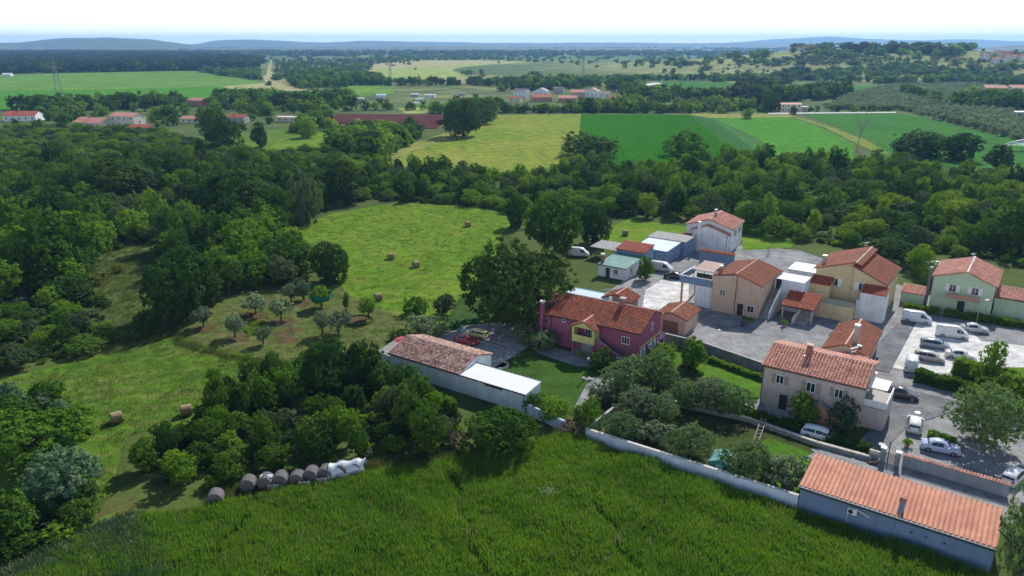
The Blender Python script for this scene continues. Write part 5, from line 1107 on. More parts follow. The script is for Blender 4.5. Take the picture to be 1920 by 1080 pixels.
# --- far houses: measured foot, width and height in photo pixels
def far_house(x, y, wpx, hpx, wm, rm, label, yaw=-20, deep=.55, rise=.22, hip=False, axis='x', floors=1, chim=False, win=True):
    p = at(x, y); s = mpx(p); L = wpx * s * .92; D = L * deep; z = hpx * s
    h = Building('house', label, (p.x - L / 2, p.y, 0), 0, yaw); a = (0, L) if axis == 'x' else (0, D); c = D if axis == 'x' else L
    pf = [(0, z), (c / 2, z + c * rise), (c, z)]
    h.walls(0, L, 0, D, pf, axis, wm); ro = h.roof(a[0], a[1], pf, axis, rm, tile=False, over=.3, end=.3, cap=False, gut=(0, 0))
    if win:
        k = max(1, int(L / 3.4))
        for f in range(floors):
            for i in range(k): h.window('S', L * (i + .5) / k, z * (f + .35) / floors, 1.0, 1.2, 0, bars=0)
        h.window('E' if yaw < 0 else 'W', D * .5, z * .4, 1.0, 1.1, L if yaw < 0 else 0, bars=0)
    if chim: h.chimney(L * .4, D * .45, z + c * rise * .6, z + c * rise + 1.0, .7, BRICK)
    return h
fr, fp, fo = TILE['brick'], TILE['pale'], TILE['orange']
w_, c_ = WALL['white'], WALL['cream']
for a, k in [
  ((36, 228, 52, 9, WALL['offwhite'], fr, 'low white house with red roof at the left edge of the plain'), dict(yaw=4, chim=True)),
  ((172, 238, 62, 8, c_, fp, 'salmon roofed bungalow left of the beige house in the left village'), dict(yaw=-22, chim=True)),
  ((236, 238, 52, 18, c_, fp, 'tall beige house with brick red roof in the left village'), dict(yaw=-18, floors=2, rise=.18)),
  ((263, 249, 38, 9, WALL['grey'], fr, 'low grey annex house in front of the beige house'), dict(yaw=-8)),
  ((357, 231, 34, 8, c_, fp, 'small cream house with pink roof behind the big dark tree'), dict(yaw=-10)),
  ((442, 230, 38, 10, WALL['grey'], fr, 'grey house with red roof between trees in the left village'), dict(yaw=-10, chim=True)),
  ((538, 229, 38, 9, WALL['cream'], M('pale_tan_sheet', (.55, .48, .38), .1, 1, .7), 'long cream shed with a pale tan roof'), dict(yaw=-12, rise=.06)),
  ((370, 199, 34, 10, WALL['terra'], fp, 'pink house at the edge of the bright green field'), dict(yaw=-25)),
  ((965, 191, 24, 7, c_, fr, 'small house with a bright red roof at the left of the far village'), dict(yaw=-15)),
  ((976, 184, 28, 14, WALL['offwhite'], M('dark_slate_roof', (.14, .12, .12), .15, 2, .8), 'tall grey white house with dark roof in the far village'), dict(yaw=-30, floors=2)),
  ((1017, 191, 40, 8, WALL['terra'], fr, 'long orange house with red roof in the middle of the far village'), dict(yaw=8)),
  ((1014, 179, 28, 8, w_, WALL['grey'], 'white gabled house behind the long orange house'), dict(yaw=-25, axis='y')),
  ((1047, 176, 20, 10, WALL['grey'], M('brown_old_roof', (.20, .13, .11), .2, 2, .9), 'grey stone house with brown roof at the back of the far village'), dict(yaw=-10)),
  ((1064, 192, 36, 8, WALL['terra'], TILE['pale'], 'low salmon house before the orange block of the far village'), dict(yaw=-5)),
  ((1086, 182, 34, 9, WALL['peach'], fp, 'peach house block with salmon roof in the far village'), dict(yaw=-8)),
  ((1110, 183, 26, 12, w_, fp, 'white gabled house of the far village'), dict(yaw=-20, axis='y')),
  ((1133, 185, 22, 10, w_, M('grey_tile_roof', (.30, .24, .22), .15, 2, .9), 'white house with grey brown roof at the right of the far village'), dict(yaw=-5)),
  ((1154, 188, 26, 5, WALL['terra'], fr, 'low red roofed house at the right end of the far village'), dict(yaw=-5)),
  ((1482, 210, 38, 13, WALL['cream'], fp, 'stone farmhouse with arched front on the field road'), dict(yaw=-4, floors=2, rise=.1)),
  ((1502, 210, 22, 9, WALL['grey'], WALL['offwhite'], 'grey flat roofed extension of the stone farmhouse'), dict(yaw=-4, rise=.03)),
  ((1866, 172, 34, 6, WALL['peach'], fp, 'bungalow with hipped tan roof above the yellow paddock'), dict(yaw=-8)),
  ((1915, 172, 34, 6, WALL['cream'], fo, 'orange roofed bungalow cut by the right edge above the paddock'), dict(yaw=-8)),
  ((1916, 222, 24, 10, w_, SHEETW, 'white flat roofed house at the right edge beside the olive rows'), dict(yaw=-8, rise=.04)),
  ((1362, 151, 12, 3, w_, SHEETW, 'tiny white shed below the tan pasture'), dict(yaw=0, rise=.1, win=False)),
  ((715, 186, 18, 7, WALL['offwhite'], SHEETB, 'pale hut left of the tall poplars'), dict(yaw=10, win=False)),
  ((778, 182, 14, 5, WALL['grey'], SHEETW, 'white roofed hut beside the tall poplars'), dict(yaw=-5, win=False)),
  ((806, 183, 20, 5, WALL['offwhite'], SHEETW, 'long white hut on the allotment'), dict(yaw=-5, rise=.06)),
  ((787, 190, 14, 4, WALL['offwhite'], SHEETB, 'low pale hut in front of the long white hut'), dict(yaw=-5, win=False)),
  ((866, 180, 14, 5, WALL['grey'], SHEETG, 'grey hut on the right part of the allotment'), dict(yaw=-5, win=False)),
  ((655, 187, 18, 4, WALL['grey'], SHEETG, 'grey hut at the left end of the allotment'), dict(yaw=-5, win=False)),
  ((676, 189, 12, 4, WALL['cream'], SHEETW, 'cream hut near the left end of the allotment'), dict(yaw=-5, win=False)),
  ((778, 196, 12, 3, w_, SHEETW, 'white roofed shelter above the ploughed red field'), dict(yaw=-5, win=False)),
  ((560, 187, 14, 4, WALL['offwhite'], SHEETW, 'white hut between trees right of the bright green field'), dict(yaw=-5, win=False)),
  ((598, 194, 14, 5, WALL['grey'], SHEETG, 'grey hut among trees right of the bright green field'), dict(yaw=-5, win=False)),
  ((12, 143, 14, 3, w_, SHEETW, 'white hut on the far edge of the pale field at left'), dict(yaw=0, win=False))]:
    far_house(*a, **k)
# distant towns: only specks of wall and roof
def town(px, n, sz):
    wv, rv = MB(), MB()
    for _ in range(n):
        x = rnd.uniform(px[0], px[2]); y = rnd.uniform(px[1], px[3]); p = at(x, y); a, b_, h_ = rnd.uniform(*sz), rnd.uniform(*sz), rnd.uniform(3, 7); wv.box(p.x, p.x + a, p.y, p.y + b_, p.z, p.z + h_); rv.box(p.x - .5, p.x + a + .5, p.y - .5, p.y + b_ + .5, p.z + h_ + .01, p.z + h_ + 1.2)
    o = tag(wv.build('distant_town', w_), kind='stuff'); tag(rv.build('distant_roofs', fp), kind='stuff')
town((1350, 90, 1520, 96), 90, (10, 26)); town((1838, 101, 1990, 120), 48, (6, 11)); town((900, 96, 1250, 106), 60, (8, 18)); town((40, 88, 340, 91), 26, (14, 40)); town((600, 88, 980, 93), 40, (14, 40))
# ------------------------------------------------------------------ boundary walls, gates
def block_wall(label, pts, hgt, thick, mat, blocks=True, coping=None, name='garden_wall', sag=0):
    """wall along ground points; near face built of separate courses with recessed joints"""
    o = thing(name, label, 'wall', pts[0]); o0 = Vector(pts[0]); m, c, b = MB(), MB(), MB()
    for a, q in zip(pts, pts[1:]):
        a, q = Vector(a) - o0, Vector(q) - o0; d = (q - a); L = d.length; d /= L; s = Vector((-d.y, d.x, 0))
        def P(u, v_, z): p = a + d * u + s * v_; return (p.x, p.y, z)
        def bx(M_, u0, u1, v0, v1, z0, z1): M_.add([P(u, v_, z) for z in (z0, z1) for u, v_ in ((u0, v0), (u1, v0), (u1, v1), (u0, v1))], [(0, 3, 2, 1), (4, 5, 6, 7), (0, 1, 5, 4), (1, 2, 6, 5), (2, 3, 7, 6), (3, 0, 4, 7)])
        bx(m, 0, L, .02, thick, -.4, hgt - .02)
        if coping: bx(c, -.02, L + .02, -.06, thick + .06, hgt, hgt + .08)
        if blocks:
            k = max(1, round((hgt + .2) / .25)); rh = (hgt + .2) / k
            for r_ in range(k):
                u = -.22 * (r_ % 2)
                while u < L:
                    u0, u1 = max(u, 0), min(u + .46, L)
                    if u1 - u0 > .08: bx(b, u0 + .012, u1 - .012, rnd.uniform(-.02, 0), .018, -.2 + r_ * rh + .012, -.2 + (r_ + 1) * rh - .006)
                    u += .46
    m.build('wall_core', mat, o)
    if blocks: tag(b.build('wall_blocks', mat, o), kind='stuff')
    if coping: c.build('coping', coping, o)
    return o
WB = M('whitewashed_blocks', (.60, .69, .82), .12, .8, .95, bmp=.15, island=.04, c2=(.49, .55, .63)); GB = M('grey_block_wall', (.25, .255, .25), .3, 1, .95, bmp=.2, island=.1, c2=(.17, .17, .16)); ST = M('rubble_stone', (.36, .33, .29), .3, 3, .95, bmp=.4, island=.2)
e0 = OUT.w(23.4, 0); e1 = OUT.w(29.6, -1.2)
block_wall('whitewashed boundary wall between the sheet roofed shed and the wall gap', [e0, e1], 1.45, .25, WB)
p1, p2 = at(1097, 824), GAR.w(-.12, .06); p2.z = 0
block_wall('long whitewashed block wall along the tall grass up to the blue grey garage', [p1, p2], 1.4, .25, WB, coping=M('pale_coping', (.5, .48, .44), .2, 3, .95))
block_wall('whitewashed side wall running back from the wall gap into the garden', [at(1148, 782), p1 + Vector((.05, .35, 0))], 1.35, .22, WB, coping=CONC)
block_wall('low broken remains of the wall across the gap', [e1 + Vector((.3, -.2, 0)), at(1088, 818)], .28, .25, ST)
block_wall('grey concrete block wall between the garden lawn and the yards', [at(1246, 645), at(1310, 660), at(1440, 706)], 1.7, .2, GB, coping=CONC)
block_wall('low stone kerb wall winding through the olive garden', [at(1186, 740), at(1290, 768), at(1400, 792), at(1530, 838), at(1632, 866)], .55, .4, ST, coping=M('mortar_top', (.42, .39, .34), .25, 3, .95))
gw = GAR.yaw
t0, t1 = at(1690, 876), at(1888, 934)
tw = block_wall('grey wall with a coping of salmon tiles across the lane from the garage', [t0, t1], 1.5, .3, WALL['grey'], blocks=False)
d = (t1 - t0).normalized(); s = Vector((-d.y, d.x, 0))
for v0, sg in ((-.12, 1), (.42, -1)): tiles(tw, s * v0 + Vector((0, 0, 1.5)) , d, (t1 - t0).length, s * sg + Vector((0, 0, .5)), .3, TILE['pale'], .3, .3, 'coping_tiles')
def gatepost(p, label):
    o = thing('gate_pillar', label, 'gate pillar', p, gw); MB().box(-.22, .22, -.22, .22, -.1, 1.75).build('shaft', WALL['grey'], o); m = MB(); m.box(-.3, .3, -.3, .3, 1.753, 1.9); m.build('pillar_cap', WHITE, o); return o
ga, gb = at(1653, 866), at(1681, 875)
gatepost(ga, 'left gate pillar with a white cap by the paved lane'); gatepost(gb, 'right gate pillar with a white cap, where the tiled wall starts')
g = thing('metal_gate', 'black metal pedestrian gate with horizontal slats between two capped pillars', 'gate', ga.lerp(gb, .5), math.atan2((gb - ga).y, (gb - ga).x)); gl = (gb - ga).length / 2 - .26
m = MB(); m.box(-gl, -gl + .05, -.025, .025, .08, 1.45); m.box(gl - .05, gl, -.025, .025, .08, 1.45); m.box(-gl + .05, gl - .05, -.025, .025, 1.4, 1.45); m.box(-gl + .05, gl - .05, -.025, .025, .08, .13); m.build('gate_frame', DARK, g)
sl = MB().box(-gl + .052, gl - .052, -.012, .012, 0, .06).mesh('slat', DARK)
for i in range(12): link('slat', sl, g, (0, 0, .16 + i * .103))
mb = thing('letter_box', 'pair of cream meter boxes on the garden side of the left gate pillar', 'meter box', at(1638, 862), gw)
for x in (-.55, .03): MB().box(x, x + .52, -.12, .12, .75, 1.2).build('box_door', WALL['cream'], mb)
MB().box(-.5, .5, -.08, .08, 0, .748).build('plinth', CONC, mb)
def post(name, p, h, label, r=.06, mat=DARK, cat='post', arm=None):
    o = thing(name, label, cat, p); MB().cone((0, 0, -.05), (0, 0, h), r, r * .8, 8).build('pole', mat, o)
    if arm == 'lamp': MB().cone((0, 0, h), (0, 0, h + .32), .09, .16, 8).build('lamp_head', M('lamp_glass', (.5, .5, .48), .1, 3, .3), o)
    if arm == 'street': m = MB(); m.cone((0, 0, h - .05), (.9, 0, h + .1), .04, .03, 6); m.build('arm', mat, o); MB().box(.7, 1.3, -.1, .1, h + .1, h + .2).build('lamp_head', mat, o)
    return o
post('lamp_post', at(1102, 708), 2.7, 'black lamp post on the dark lawn before the magenta house', .09, DARK, 'lamp post', 'lamp'); post('post', at(1664, 862), 2.4, 'black pole just behind the pedestrian gate', .06); post('street_lamp', at(1829, 612), 4.5, 'pale street lamp by the parking yard', .05, STEEL, 'street lamp', 'street'); post('post', at(1087, 760), 2.0, 'thin grey pole beside the sandy garden path', .04, STEEL)

# hedges: leaf covered boxes
def hedge(label, a, b, wid, hgt, mat, n=2600):
    o = thing('hedge', label, 'hedge', a); d = (b - a); L = d.length; ang = math.atan2(d.y, d.x); o.rotation_euler = (0, 0, ang)
    P = np.c_[rng.uniform(0, L, n), rng.uniform(-1, 1, n), rng.uniform(0, 1, n)]; sd_ = rng.integers(0, 3, n)
    P[sd_ == 0, 1] = -1; P[sd_ == 1, 1] = 1; P[sd_ == 2, 2] = 1
    bul = 1 + .16 * np.sin(P[:, 0] * 2.1 + 1) + .1 * np.sin(P[:, 0] * 5.3)
    P[:, 1] *= wid / 2 * bul * (1.05 - .2 * P[:, 2]); P[:, 2] *= hgt * (1 + .1 * np.sin(P[:, 0] * 1.7) + .06 * np.sin(P[:, 0] * 4.1)); P += rng.normal(0, .07, P.shape)
    nr = rng.normal(size=(n, 3)); nr /= np.linalg.norm(nr, axis=1)[:, None]; t = np.cross(nr, rng.normal(size=(n, 3))); t /= np.linalg.norm(t, axis=1)[:, None]; s_ = np.cross(nr, t); k = rng.uniform(.1, .22, n)[:, None]
    v = np.stack([P - t * k, P - s_ * k * .6, P + t * k, P + s_ * k * .6], 1).reshape(-1, 3); i = np.arange(n) * 4
    link('foliage', pymesh('hedge_foliage', v, np.stack([i, i + 1, i + 2, i + 3], 1), mat), o)
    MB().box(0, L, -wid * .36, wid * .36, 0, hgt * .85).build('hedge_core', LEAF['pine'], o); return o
hedge('clipped bright hedge between road and parking yard', at(1716, 712), at(1826, 742), 1.6, 1.5, LEAF['mid'], 5200)
hedge('hedge along the road under the large pale olive tree', at(1870, 752), at(1960, 775), 1.6, 1.5, LEAF['mid'], 3600); hedge('low hedge in front of the pale green house', at(1694, 580), at(1760, 590), 1.1, 1.0, LEAF['bright'], 2600); hedge('hedge before the balcony side of the pale green house', at(1770, 592), at(1960, 622), 1.2, 1.1, LEAF['bright'], 4200)
hedge('dark flowering hedge along the kerb wall by the pale pink house', at(1420, 787), at(1630, 852), 1.3, .9, LEAF['dark'], 6000); hedge('overgrown bush row behind the parking yard', at(1790, 700), at(1850, 720), 2.2, 2.2, LEAF['mid'], 3600); hedge('small hedge in the paved yard behind the tiled wall', at(1740, 822), at(1790, 834), 1.0, .8, LEAF['mid'], 1600)
hedge('yellow green shrubs at the corner of the pale pink house lawn', at(1380, 772), at(1420, 784), 1.3, .8, LEAF['bright'], 1600); hedge('shrubs along the grey block wall of the garden', at(1330, 678), at(1436, 716), .9, .7, LEAF['mid'], 2600)

# ------------------------------------------------------------------ hay bales, pallets, cover
def bale_mesh(name, r, w_, c, c2, seed):
    q = random.Random(seed); K = 26; v = []; f = []; prof = [(-w_ / 2, .0), (-w_ / 2, .35), (-w_ / 2 - .02, .7), (-w_ / 2, .93), (-w_ / 2 + .07, 1.0), (-w_ / 6, 1.01), (w_ / 6, 1.015), (w_ / 2 - .07, 1.0), (w_ / 2, .93), (w_ / 2 + .02, .7), (w_ / 2, .35), (w_ / 2, 0)]
    for x, k in prof:
        for i in range(K): a = 2 * math.pi * i / K; rr = r * k * (1 + .012 * math.sin(3 * a + seed) + q.uniform(-.008, .008)); v.append((x + q.uniform(-.012, .012), rr * math.cos(a), max(-r * .96, rr * math.sin(a)) + r * .96))
    n = len(prof); f = [(j * K + i, j * K + (i + 1) % K, (j + 1) * K + (i + 1) % K, (j + 1) * K + i) for j in range(n - 1) for i in range(K)]
    return pymesh(name, v, f, M(name + '_straw', c, .35, 7, .95, bmp=.5, c2=c2))
BALE = [bale_mesh('hay_bale_%d' % i, .72, 1.3, (.30, .225, .12), (.22, .16, .09), i) for i in range(2)]; OLDB = [bale_mesh('old_bale_%d' % i, .78, 1.35, (.125, .118, .12), (.085, .082, .088), 5 + i) for i in range(2)]
for x, y, rz, me, lab, gp in [
  (733, 486, 20, 0, 'leftmost round hay bale of the two side by side on the mown meadow', 1), (780, 501, 40, 1, 'right one of the two hay bales lying close together on the meadow', 1), (877, 425, 25, 0, 'farthest hay bale near the far right corner of the meadow', 1), (709, 563, 30, 1, 'hay bale at the orchard end of the mown meadow', 1), (220, 792, 35, 0, 'hay bale alone on the grass lane left of the dark thicket', 1),
  (350, 778, 30, 1, 'hay bale on the lower meadow at the upper left edge of the thicket', 1), (1172, 442, 0, 0, 'grey bale on the small lawn behind the sheds', 1)]:
    p = at(x, y); tag(link('hay_bale', BALE[me], None, p, (0, 0, R(rz))), lab, 'hay bale', 'round hay bales on the meadows')
row = [(406, 945, 100, 'lone old bale at the left end of the row, apart from the rest'), (467, 918, 95, 'old grey bale, second from the left before the thicket'), (500, 914, 90, 'old bale with a scrap of white plastic on top'), (528, 910, 92, 'old bale right of the one with the plastic scrap'), (558, 906, 90, 'darkest grey old bale in the middle of the row'), (585, 901, 88, 'browner old bale, left neighbour of the plastic sheet'), (612, 897, 86, 'old bale partly under the left edge of the plastic sheet'), (640, 891, 84, 'old bale under the middle of the plastic sheet'), (667, 886, 84, 'old bale at the right end under the plastic sheet')]
BP = []
for i, (x, y, rz, lab) in enumerate(row):
    p = at(x, y); BP.append(p); tag(link('hay_bale', OLDB[i % 2], None, p, (0, 0, R(rz)), (1, 1, rnd.uniform(.95, 1.08))), lab, 'hay bale', 'old bales in a row beside the grass field')
PLAS = M('milky_plastic', (.50, .54, .58), .15, 3, .22, spec=.7)
def cover(label, pts, wid, nseg, seed):
    q = random.Random(seed); v = []; n = 14; N = (len(pts) - 1) * nseg + 1
    for i in range(N):
        t = i / nseg; k = min(int(t), len(pts) - 2); p = Vector(pts[k]).lerp(Vector(pts[k + 1]), t - k); bulge = .1 * math.cos((t % 1) * 2 * math.pi)
        for j in range(n):
            a = math.pi * (j / (n - 1)); y = -math.cos(a) * wid; z = (1.58 + bulge) * (math.sin(a) ** .55) * (.78 + .22 * math.sin(a)) if 0 < j < n - 1 else .25
            z = min(z + .05, 1.66 + bulge); v.append((p.x + q.uniform(-.05, .05), p.y + y + q.uniform(-.06, .06), max(.3, z + q.uniform(-.05, .05))))
    f = [(i * n + j, (i + 1) * n + j, (i + 1) * n + j + 1, i * n + j + 1) for i in range(N - 1) for j in range(n - 1)]
    return tag(link('plastic_sheet', pymesh('plastic_sheet', v, f, PLAS, True)), label, 'plastic sheet')
cover('crumpled milky plastic sheet over the right end of the bale row', [BP[6] + Vector((.4, .1, .02)), BP[7] + Vector((0, 0, .02)), BP[8] + Vector((.3, 0, .02)), BP[8] + Vector((1.1, .1, -.1))], .95, 5, 3)
v = [(BP[2].x - .5 + .22 * i, BP[2].y - .3 + .2 * j, 1.58 + .03 * math.sin(i * 2 + j * 3) - .1 * abs(j - 1.5)) for i in range(7) for j in range(4)]
tag(link('plastic_sheet', pymesh('plastic_scrap', v, [(i * 4 + j, i * 4 + 4 + j, i * 4 + 5 + j, i * 4 + 1 + j) for i in range(6) for j in range(3)], PLAS, True)), 'scrap of white plastic on one old bale', 'plastic sheet')
PW = M('grey_pallet_wood', (.36, .37, .36), .25, 6, .9); slat = MB().box(-.55, .55, -.012, .012, 0, .1).mesh('pallet_slat', PW); bear = MB().box(-.05, .05, .014, .11, 0, .85).mesh('pallet_bearer', PW)
for x, y, lab, rz in [(514, 921, 'pallet leaning below the bale with the plastic scrap', 4), (571, 916, 'pallet leaning in the grass below the darkest bale', 6), (604, 909, 'pallet leaning below the browner bale', 12), (646, 901, 'upright white pallet in front of the plastic sheet, left of two', 16), (671, 895, 'upright white pallet at the right end of the plastic sheet', 16)]:
    p = at(x, y); o = thing('pallet', lab, 'pallet', p, R(rz), 'pallets beside the bale row')
    for i in range(5): link('slat', slat, o, (0, -.1 - .0 * i, .02 + i * .185), (R(-12), 0, 0))
    for i in (-.5, 0, .5): link('bearer', bear, o, (i, -.1, 0), (R(-12), 0, 0))

# ------------------------------------------------------------------ vehicles
TYRE = M('tyre', (.02, .02, .02), .2, 5, .9); RIM = M('alloy_rim', (.5, .5, .52), .1, 5, .3, .8); HL = M('headlight', (.7, .72, .75), .05, 3, .1, spec=.8); TL = M('tail_light', (.35, .02, .02), .1, 3, .2); PLATE = M('number_plate', (.7, .7, .68), .05, 3, .5)
def paint(name, c): return M(name, c, .05, 2, .22, spec=.6)
def car(label, p, rz, c, kind='hatch', L=4.0, W=1.72, Ht=1.46):
    o = thing('parked_car' if kind != 'van' else 'parked_van', label, 'van' if kind == 'van' else 'car', p, R(rz)); pm = paint('car_paint', c)
    # sections from tail to nose: x, roof height, roof half width factor, shoulder height
    S_ = dict(hatch=[(-.5, .62, .9, .6), (-.49, .95, .86, .9), (-.44, 1.22, .74, .93), (-.36, 1.40, .70, .94), (-.1, Ht, .70, .93), (.1, 1.42, .69, .92), (.2, 1.2, .74, .9), (.28, .96, .84, .88), (.4, .88, .86, .82), (.47, .74, .86, .68), (.5, .52, .82, .5)],
              saloon=[(-.5, .66, .9, .62), (-.48, .96, .86, .86), (-.34, 1.0, .84, .92), (-.24, 1.3, .70, .93), (-.1, Ht, .68, .93), (.06, 1.42, .68, .92), (.2, 1.05, .8, .9), (.26, .95, .85, .88), (.4, .87, .86, .8), (.47, .73, .86, .66), (.5, .52, .82, .5)],
              van=[(-.5, 1.0, .9, .7), (-.49, 1.8, .86, 1.0), (-.45, 1.95, .84, 1.05), (-.2, Ht + .5, .84, 1.05), (.1, Ht + .5, .84, 1.05), (.22, 1.85, .82, 1.03), (.33, 1.3, .84, 1.0), (.42, 1.1, .85, .92), (.48, .85, .86, .72), (.5, .55, .84, .5)])[kind]
    v = []; f = []
    for x, z, k, sh in S_:
        hw = W / 2 * (.9 if abs(x) > .46 else 1.0); X_ = x * L; sh = min(sh, z - .03)
        half = [(hw * .86, .2), (hw * .97, .34), (hw, (.34 + sh) / 2), (hw * .97, sh), (hw * k * 1.02, sh + (z - sh) * .75), (hw * k * .9, z - .012), (0, z)]
        v += [(X_, y, zz) for y, zz in half] + [(X_, -y, zz) for y, zz in half[-2::-1]]
    n = 13
    f = [(i * n + j, i * n + j + 1, (i + 1) * n + j + 1, (i + 1) * n + j) for i in range(len(S_) - 1) for j in range(n - 1)] + [(i * n + n - 1, i * n, (i + 1) * n, (i + 1) * n + n - 1) for i in range(len(S_) - 1)] + [tuple(range(n))[::-1], tuple(range((len(S_) - 1) * n, len(S_) * n))]
    me = pymesh('car_body', v, f, pm); bm = bmesh.new(); bm.from_mesh(me); bmesh.ops.recalc_face_normals(bm, faces=bm.faces); bm.to_mesh(me); bm.free()
    for pl in me.polygons: pl.use_smooth = True
    link('body', me, o)
    gl = MB(); a0 = next(i for i, q in enumerate(S_) if q[1] - q[3] > .2); a1 = max(i for i, q in enumerate(S_) if q[1] - q[3] > .2)
    V_ = [Vector(q) for q in v]
    def pane(ids, off, sh=.08):
        q = [V_[i] for i in ids]; c_ = sum(q, Vector()) / len(q); nr = (q[1] - q[0]).cross(q[2] - q[0]).normalized(); nr = nr if nr.dot(c_ - Vector((0, 0, .6))) > 0 else -nr
        gl.add([p_.lerp(c_, sh) + nr * off for p_ in q], [(0, 1, 2, 3)])
    for i in range(a0, a1):
        if kind == 'van' and i < a1 - 2: continue
        for j in (3, 8): pane((i * n + j, i * n + j + 1, (i + 1) * n + j + 1, (i + 1) * n + j), .012)
    ff = a1 if kind != 'van' else a1 - 1
    gl2 = MB()
    for i0, i1 in ((ff, ff + 1), (a0 - 1, a0)):
        if kind == 'van' and i0 < ff: continue
        q = [V_[i0 * n + 4], V_[i0 * n + 8], V_[i1 * n + 8], V_[i1 * n + 4]]; c_ = sum(q, Vector()) / 4
        gl2.add([p_.lerp(c_, .1) + Vector((.03 if i0 >= ff else -.03, 0, .035)) for p_ in q], [(0, 1, 2, 3)])
    gl.build('side_windows', GLASS, o); gl2.build('windscreens', GLASS, o)
    for sx in (-.31, .31):
        for sy in (-1, 1):
            y = sy * (W / 2 - .1); t = MB().cone((sx * L, y - .1, .31), (sx * L, y + .1 + .02 * sy, .31), .31, .31, 18).build('wheel', TYRE, o); MB().cone((sx * L, y + sy * .1, .31), (sx * L, y + sy * .135, .31), .2, .19, 12).build('rim', RIM, t)
    for sy in (-1, 1):
        MB().box(L * .462, L * .487, sy * W * .33 - .17, sy * W * .33 + .17, .56, .70).build('headlight', HL, o); MB().box(-L * .503, -L * .485, sy * W * .34 - .12, sy * W * .34 + .12, .68, .9).build('tail_light', TL, o); MB().box(L * .16, L * .2, sy * (W / 2 + .02) - .08, sy * (W / 2 + .02) + .08, .92, 1.04).build('wing_mirror', pm, o)
    MB().box(-L * .508, -L * .495, -.25, .25, .45, .56).build('number_plate', PLATE, o); return o
car('pale yellow hatchback parked on the gravel behind the tiled outbuilding', at(893, 632), 152, (.62, .55, .22)); car('red car parked beside the yellow hatchback', at(874, 644), -34, (.33, .03, .035), 'saloon', 4.1)
car('black saloon parked in front of the long shed', at(1266, 523), -22, (.015, .015, .018), 'saloon', 4.4); car('white van parked at the head of the drive behind the black saloon', at(1240, 508), -30, (.55, .56, .58), 'van', 4.8, 1.9)
for x, y, rz, c, k, lab in [(1718, 604, -28, (.52, .58, .63), 'van', 'long pale blue van by the low hedge of the green house'), (1826, 622, -20, (.45, .47, .48), 'saloon', 'silver saloon at the back of the parking yard'), (1784, 632, -22, (.68, .68, .68), 'van', 'white van in the middle of the parking yard'), (1752, 652, -25, (.25, .30, .34), 'hatch', 'grey blue hatchback before the white van'), (1742, 676, -30, (.48, .44, .38), 'hatch', 'beige hatchback near the hedge in the parking yard'), (1800, 672, -25, (.70, .70, .69), 'saloon', 'white saloon beside the conifer'), (1708, 690, 60, (.66, .68, .70), 'van', 'white van with blue tint at the end of the clipped hedge'),
  (1714, 802, 60, (.70, .70, .69), 'hatch', 'white hatchback standing on the lane before the pale pink house'), (1762, 846, -25, (.40, .46, .62), 'saloon', 'light blue saloon behind the tiled wall'), (1536, 822, -33, (.70, .72, .74), 'hatch', 'white hatchback on the kerb by the citrus tree'), (1898, 900, 40, (.66, .66, .66), 'hatch', 'white hatchback at the far right end of the tiled wall'), (1085, 480, -15, (.62, .63, .64), 'van', 'white camper standing left of the sheds'), (1690, 745, -30, (.07, .07, .08), 'saloon', 'dark saloon on the road below the hedge')]:
    car(lab, at(x, y), rz, c, k, 4.6 if k == 'van' else 4.1)

# ------------------------------------------------------------------ pylons, poles, dead tree, jet
def pylon(label, p, h, base, mat):
    o = thing('pylon', label, 'pylon', p, R(20)); m = MB(); lv = [0, .2, .38, .53, .66, .77, .87, 1]
    def wdt(t): return base * (1 - t) + .35 * t
    t_ = .12 if h > 25 else .1
    for a, b in zip(lv, lv[1:]):
        qa = [(sx * wdt(a), sy * wdt(a), a * h) for sx, sy in ((-1, -1), (1, -1), (1, 1), (-1, 1))]; qb = [(sx * wdt(b), sy * wdt(b), b * h) for sx, sy in ((-1, -1), (1, -1), (1, 1), (-1, 1))]
        for i in range(4): m.bar(qa[i], qb[i], t_ * 1.5); m.bar(qa[i], qb[(i + 1) % 4], t_ * .8); m.bar(qa[(i + 1) % 4], qb[i], t_ * .8)
    m.build('lattice_mast', mat, o)
    for t, l_ in ((.8, 4.2), (.9, 3.4)): a = MB(); a.bar((-l_, 0, h * t), (l_, 0, h * t), t_ * 1.5); a.bar((-l_, 0, h * t), (0, 0, h * t + 1.3), t_); a.bar((l_, 0, h * t), (0, 0, h * t + 1.3), t_); a.build('cross_arm', mat, o)
    return o
PY = M('galvanised_lattice', (.23, .25, .26), .1, 2, .6, .2)
pylon('tall lattice pylon on the bright green field at left', at(112, 183), 31, 2.9, PY); pylon('lattice pylon before the yellow green field', at(732, 151), 27, 2.0, PY); pylon('thin lattice pylon behind the far village', at(1093, 141), 27, 2.0, PY)
for x, y, h_, lab in [(65, 175, 8, 'wooden pole left of the tall pylon'), (159, 178, 9, 'wooden pole right of the tall pylon'), (245, 180, 8, 'wooden pole in the middle of the bright green field'), (845, 198, 9, 'wooden pole above the ploughed red field'), (1624, 213, 10, 'wooden pole on the field road by the olive rows'), (328, 186, 8, 'wooden pole at the right part of the bright green field'), (578, 178, 8, 'wooden pole on the right corner of the bright green field')]:
    post('power_pole', at(x, y), h_, lab, .16, WOODM, 'pole')
mast = thing('radio_mast', 'slender radio mast above the distant town', 'mast', at(1378, 97)); MB().cone((0, 0, 0), (0, 0, 42), 1.1, .5, 6).build('mast', PY, mast); MB().cone((0, 0, 0), (0, 0, 8), 8, 7, 10).build('mast_building', w_, mast)
bt = thing('bare_tree', 'bare leafless tree standing up from the wood before the deep green field', 'tree', at(1607, 280)); m = MB(); q = random.Random(5)
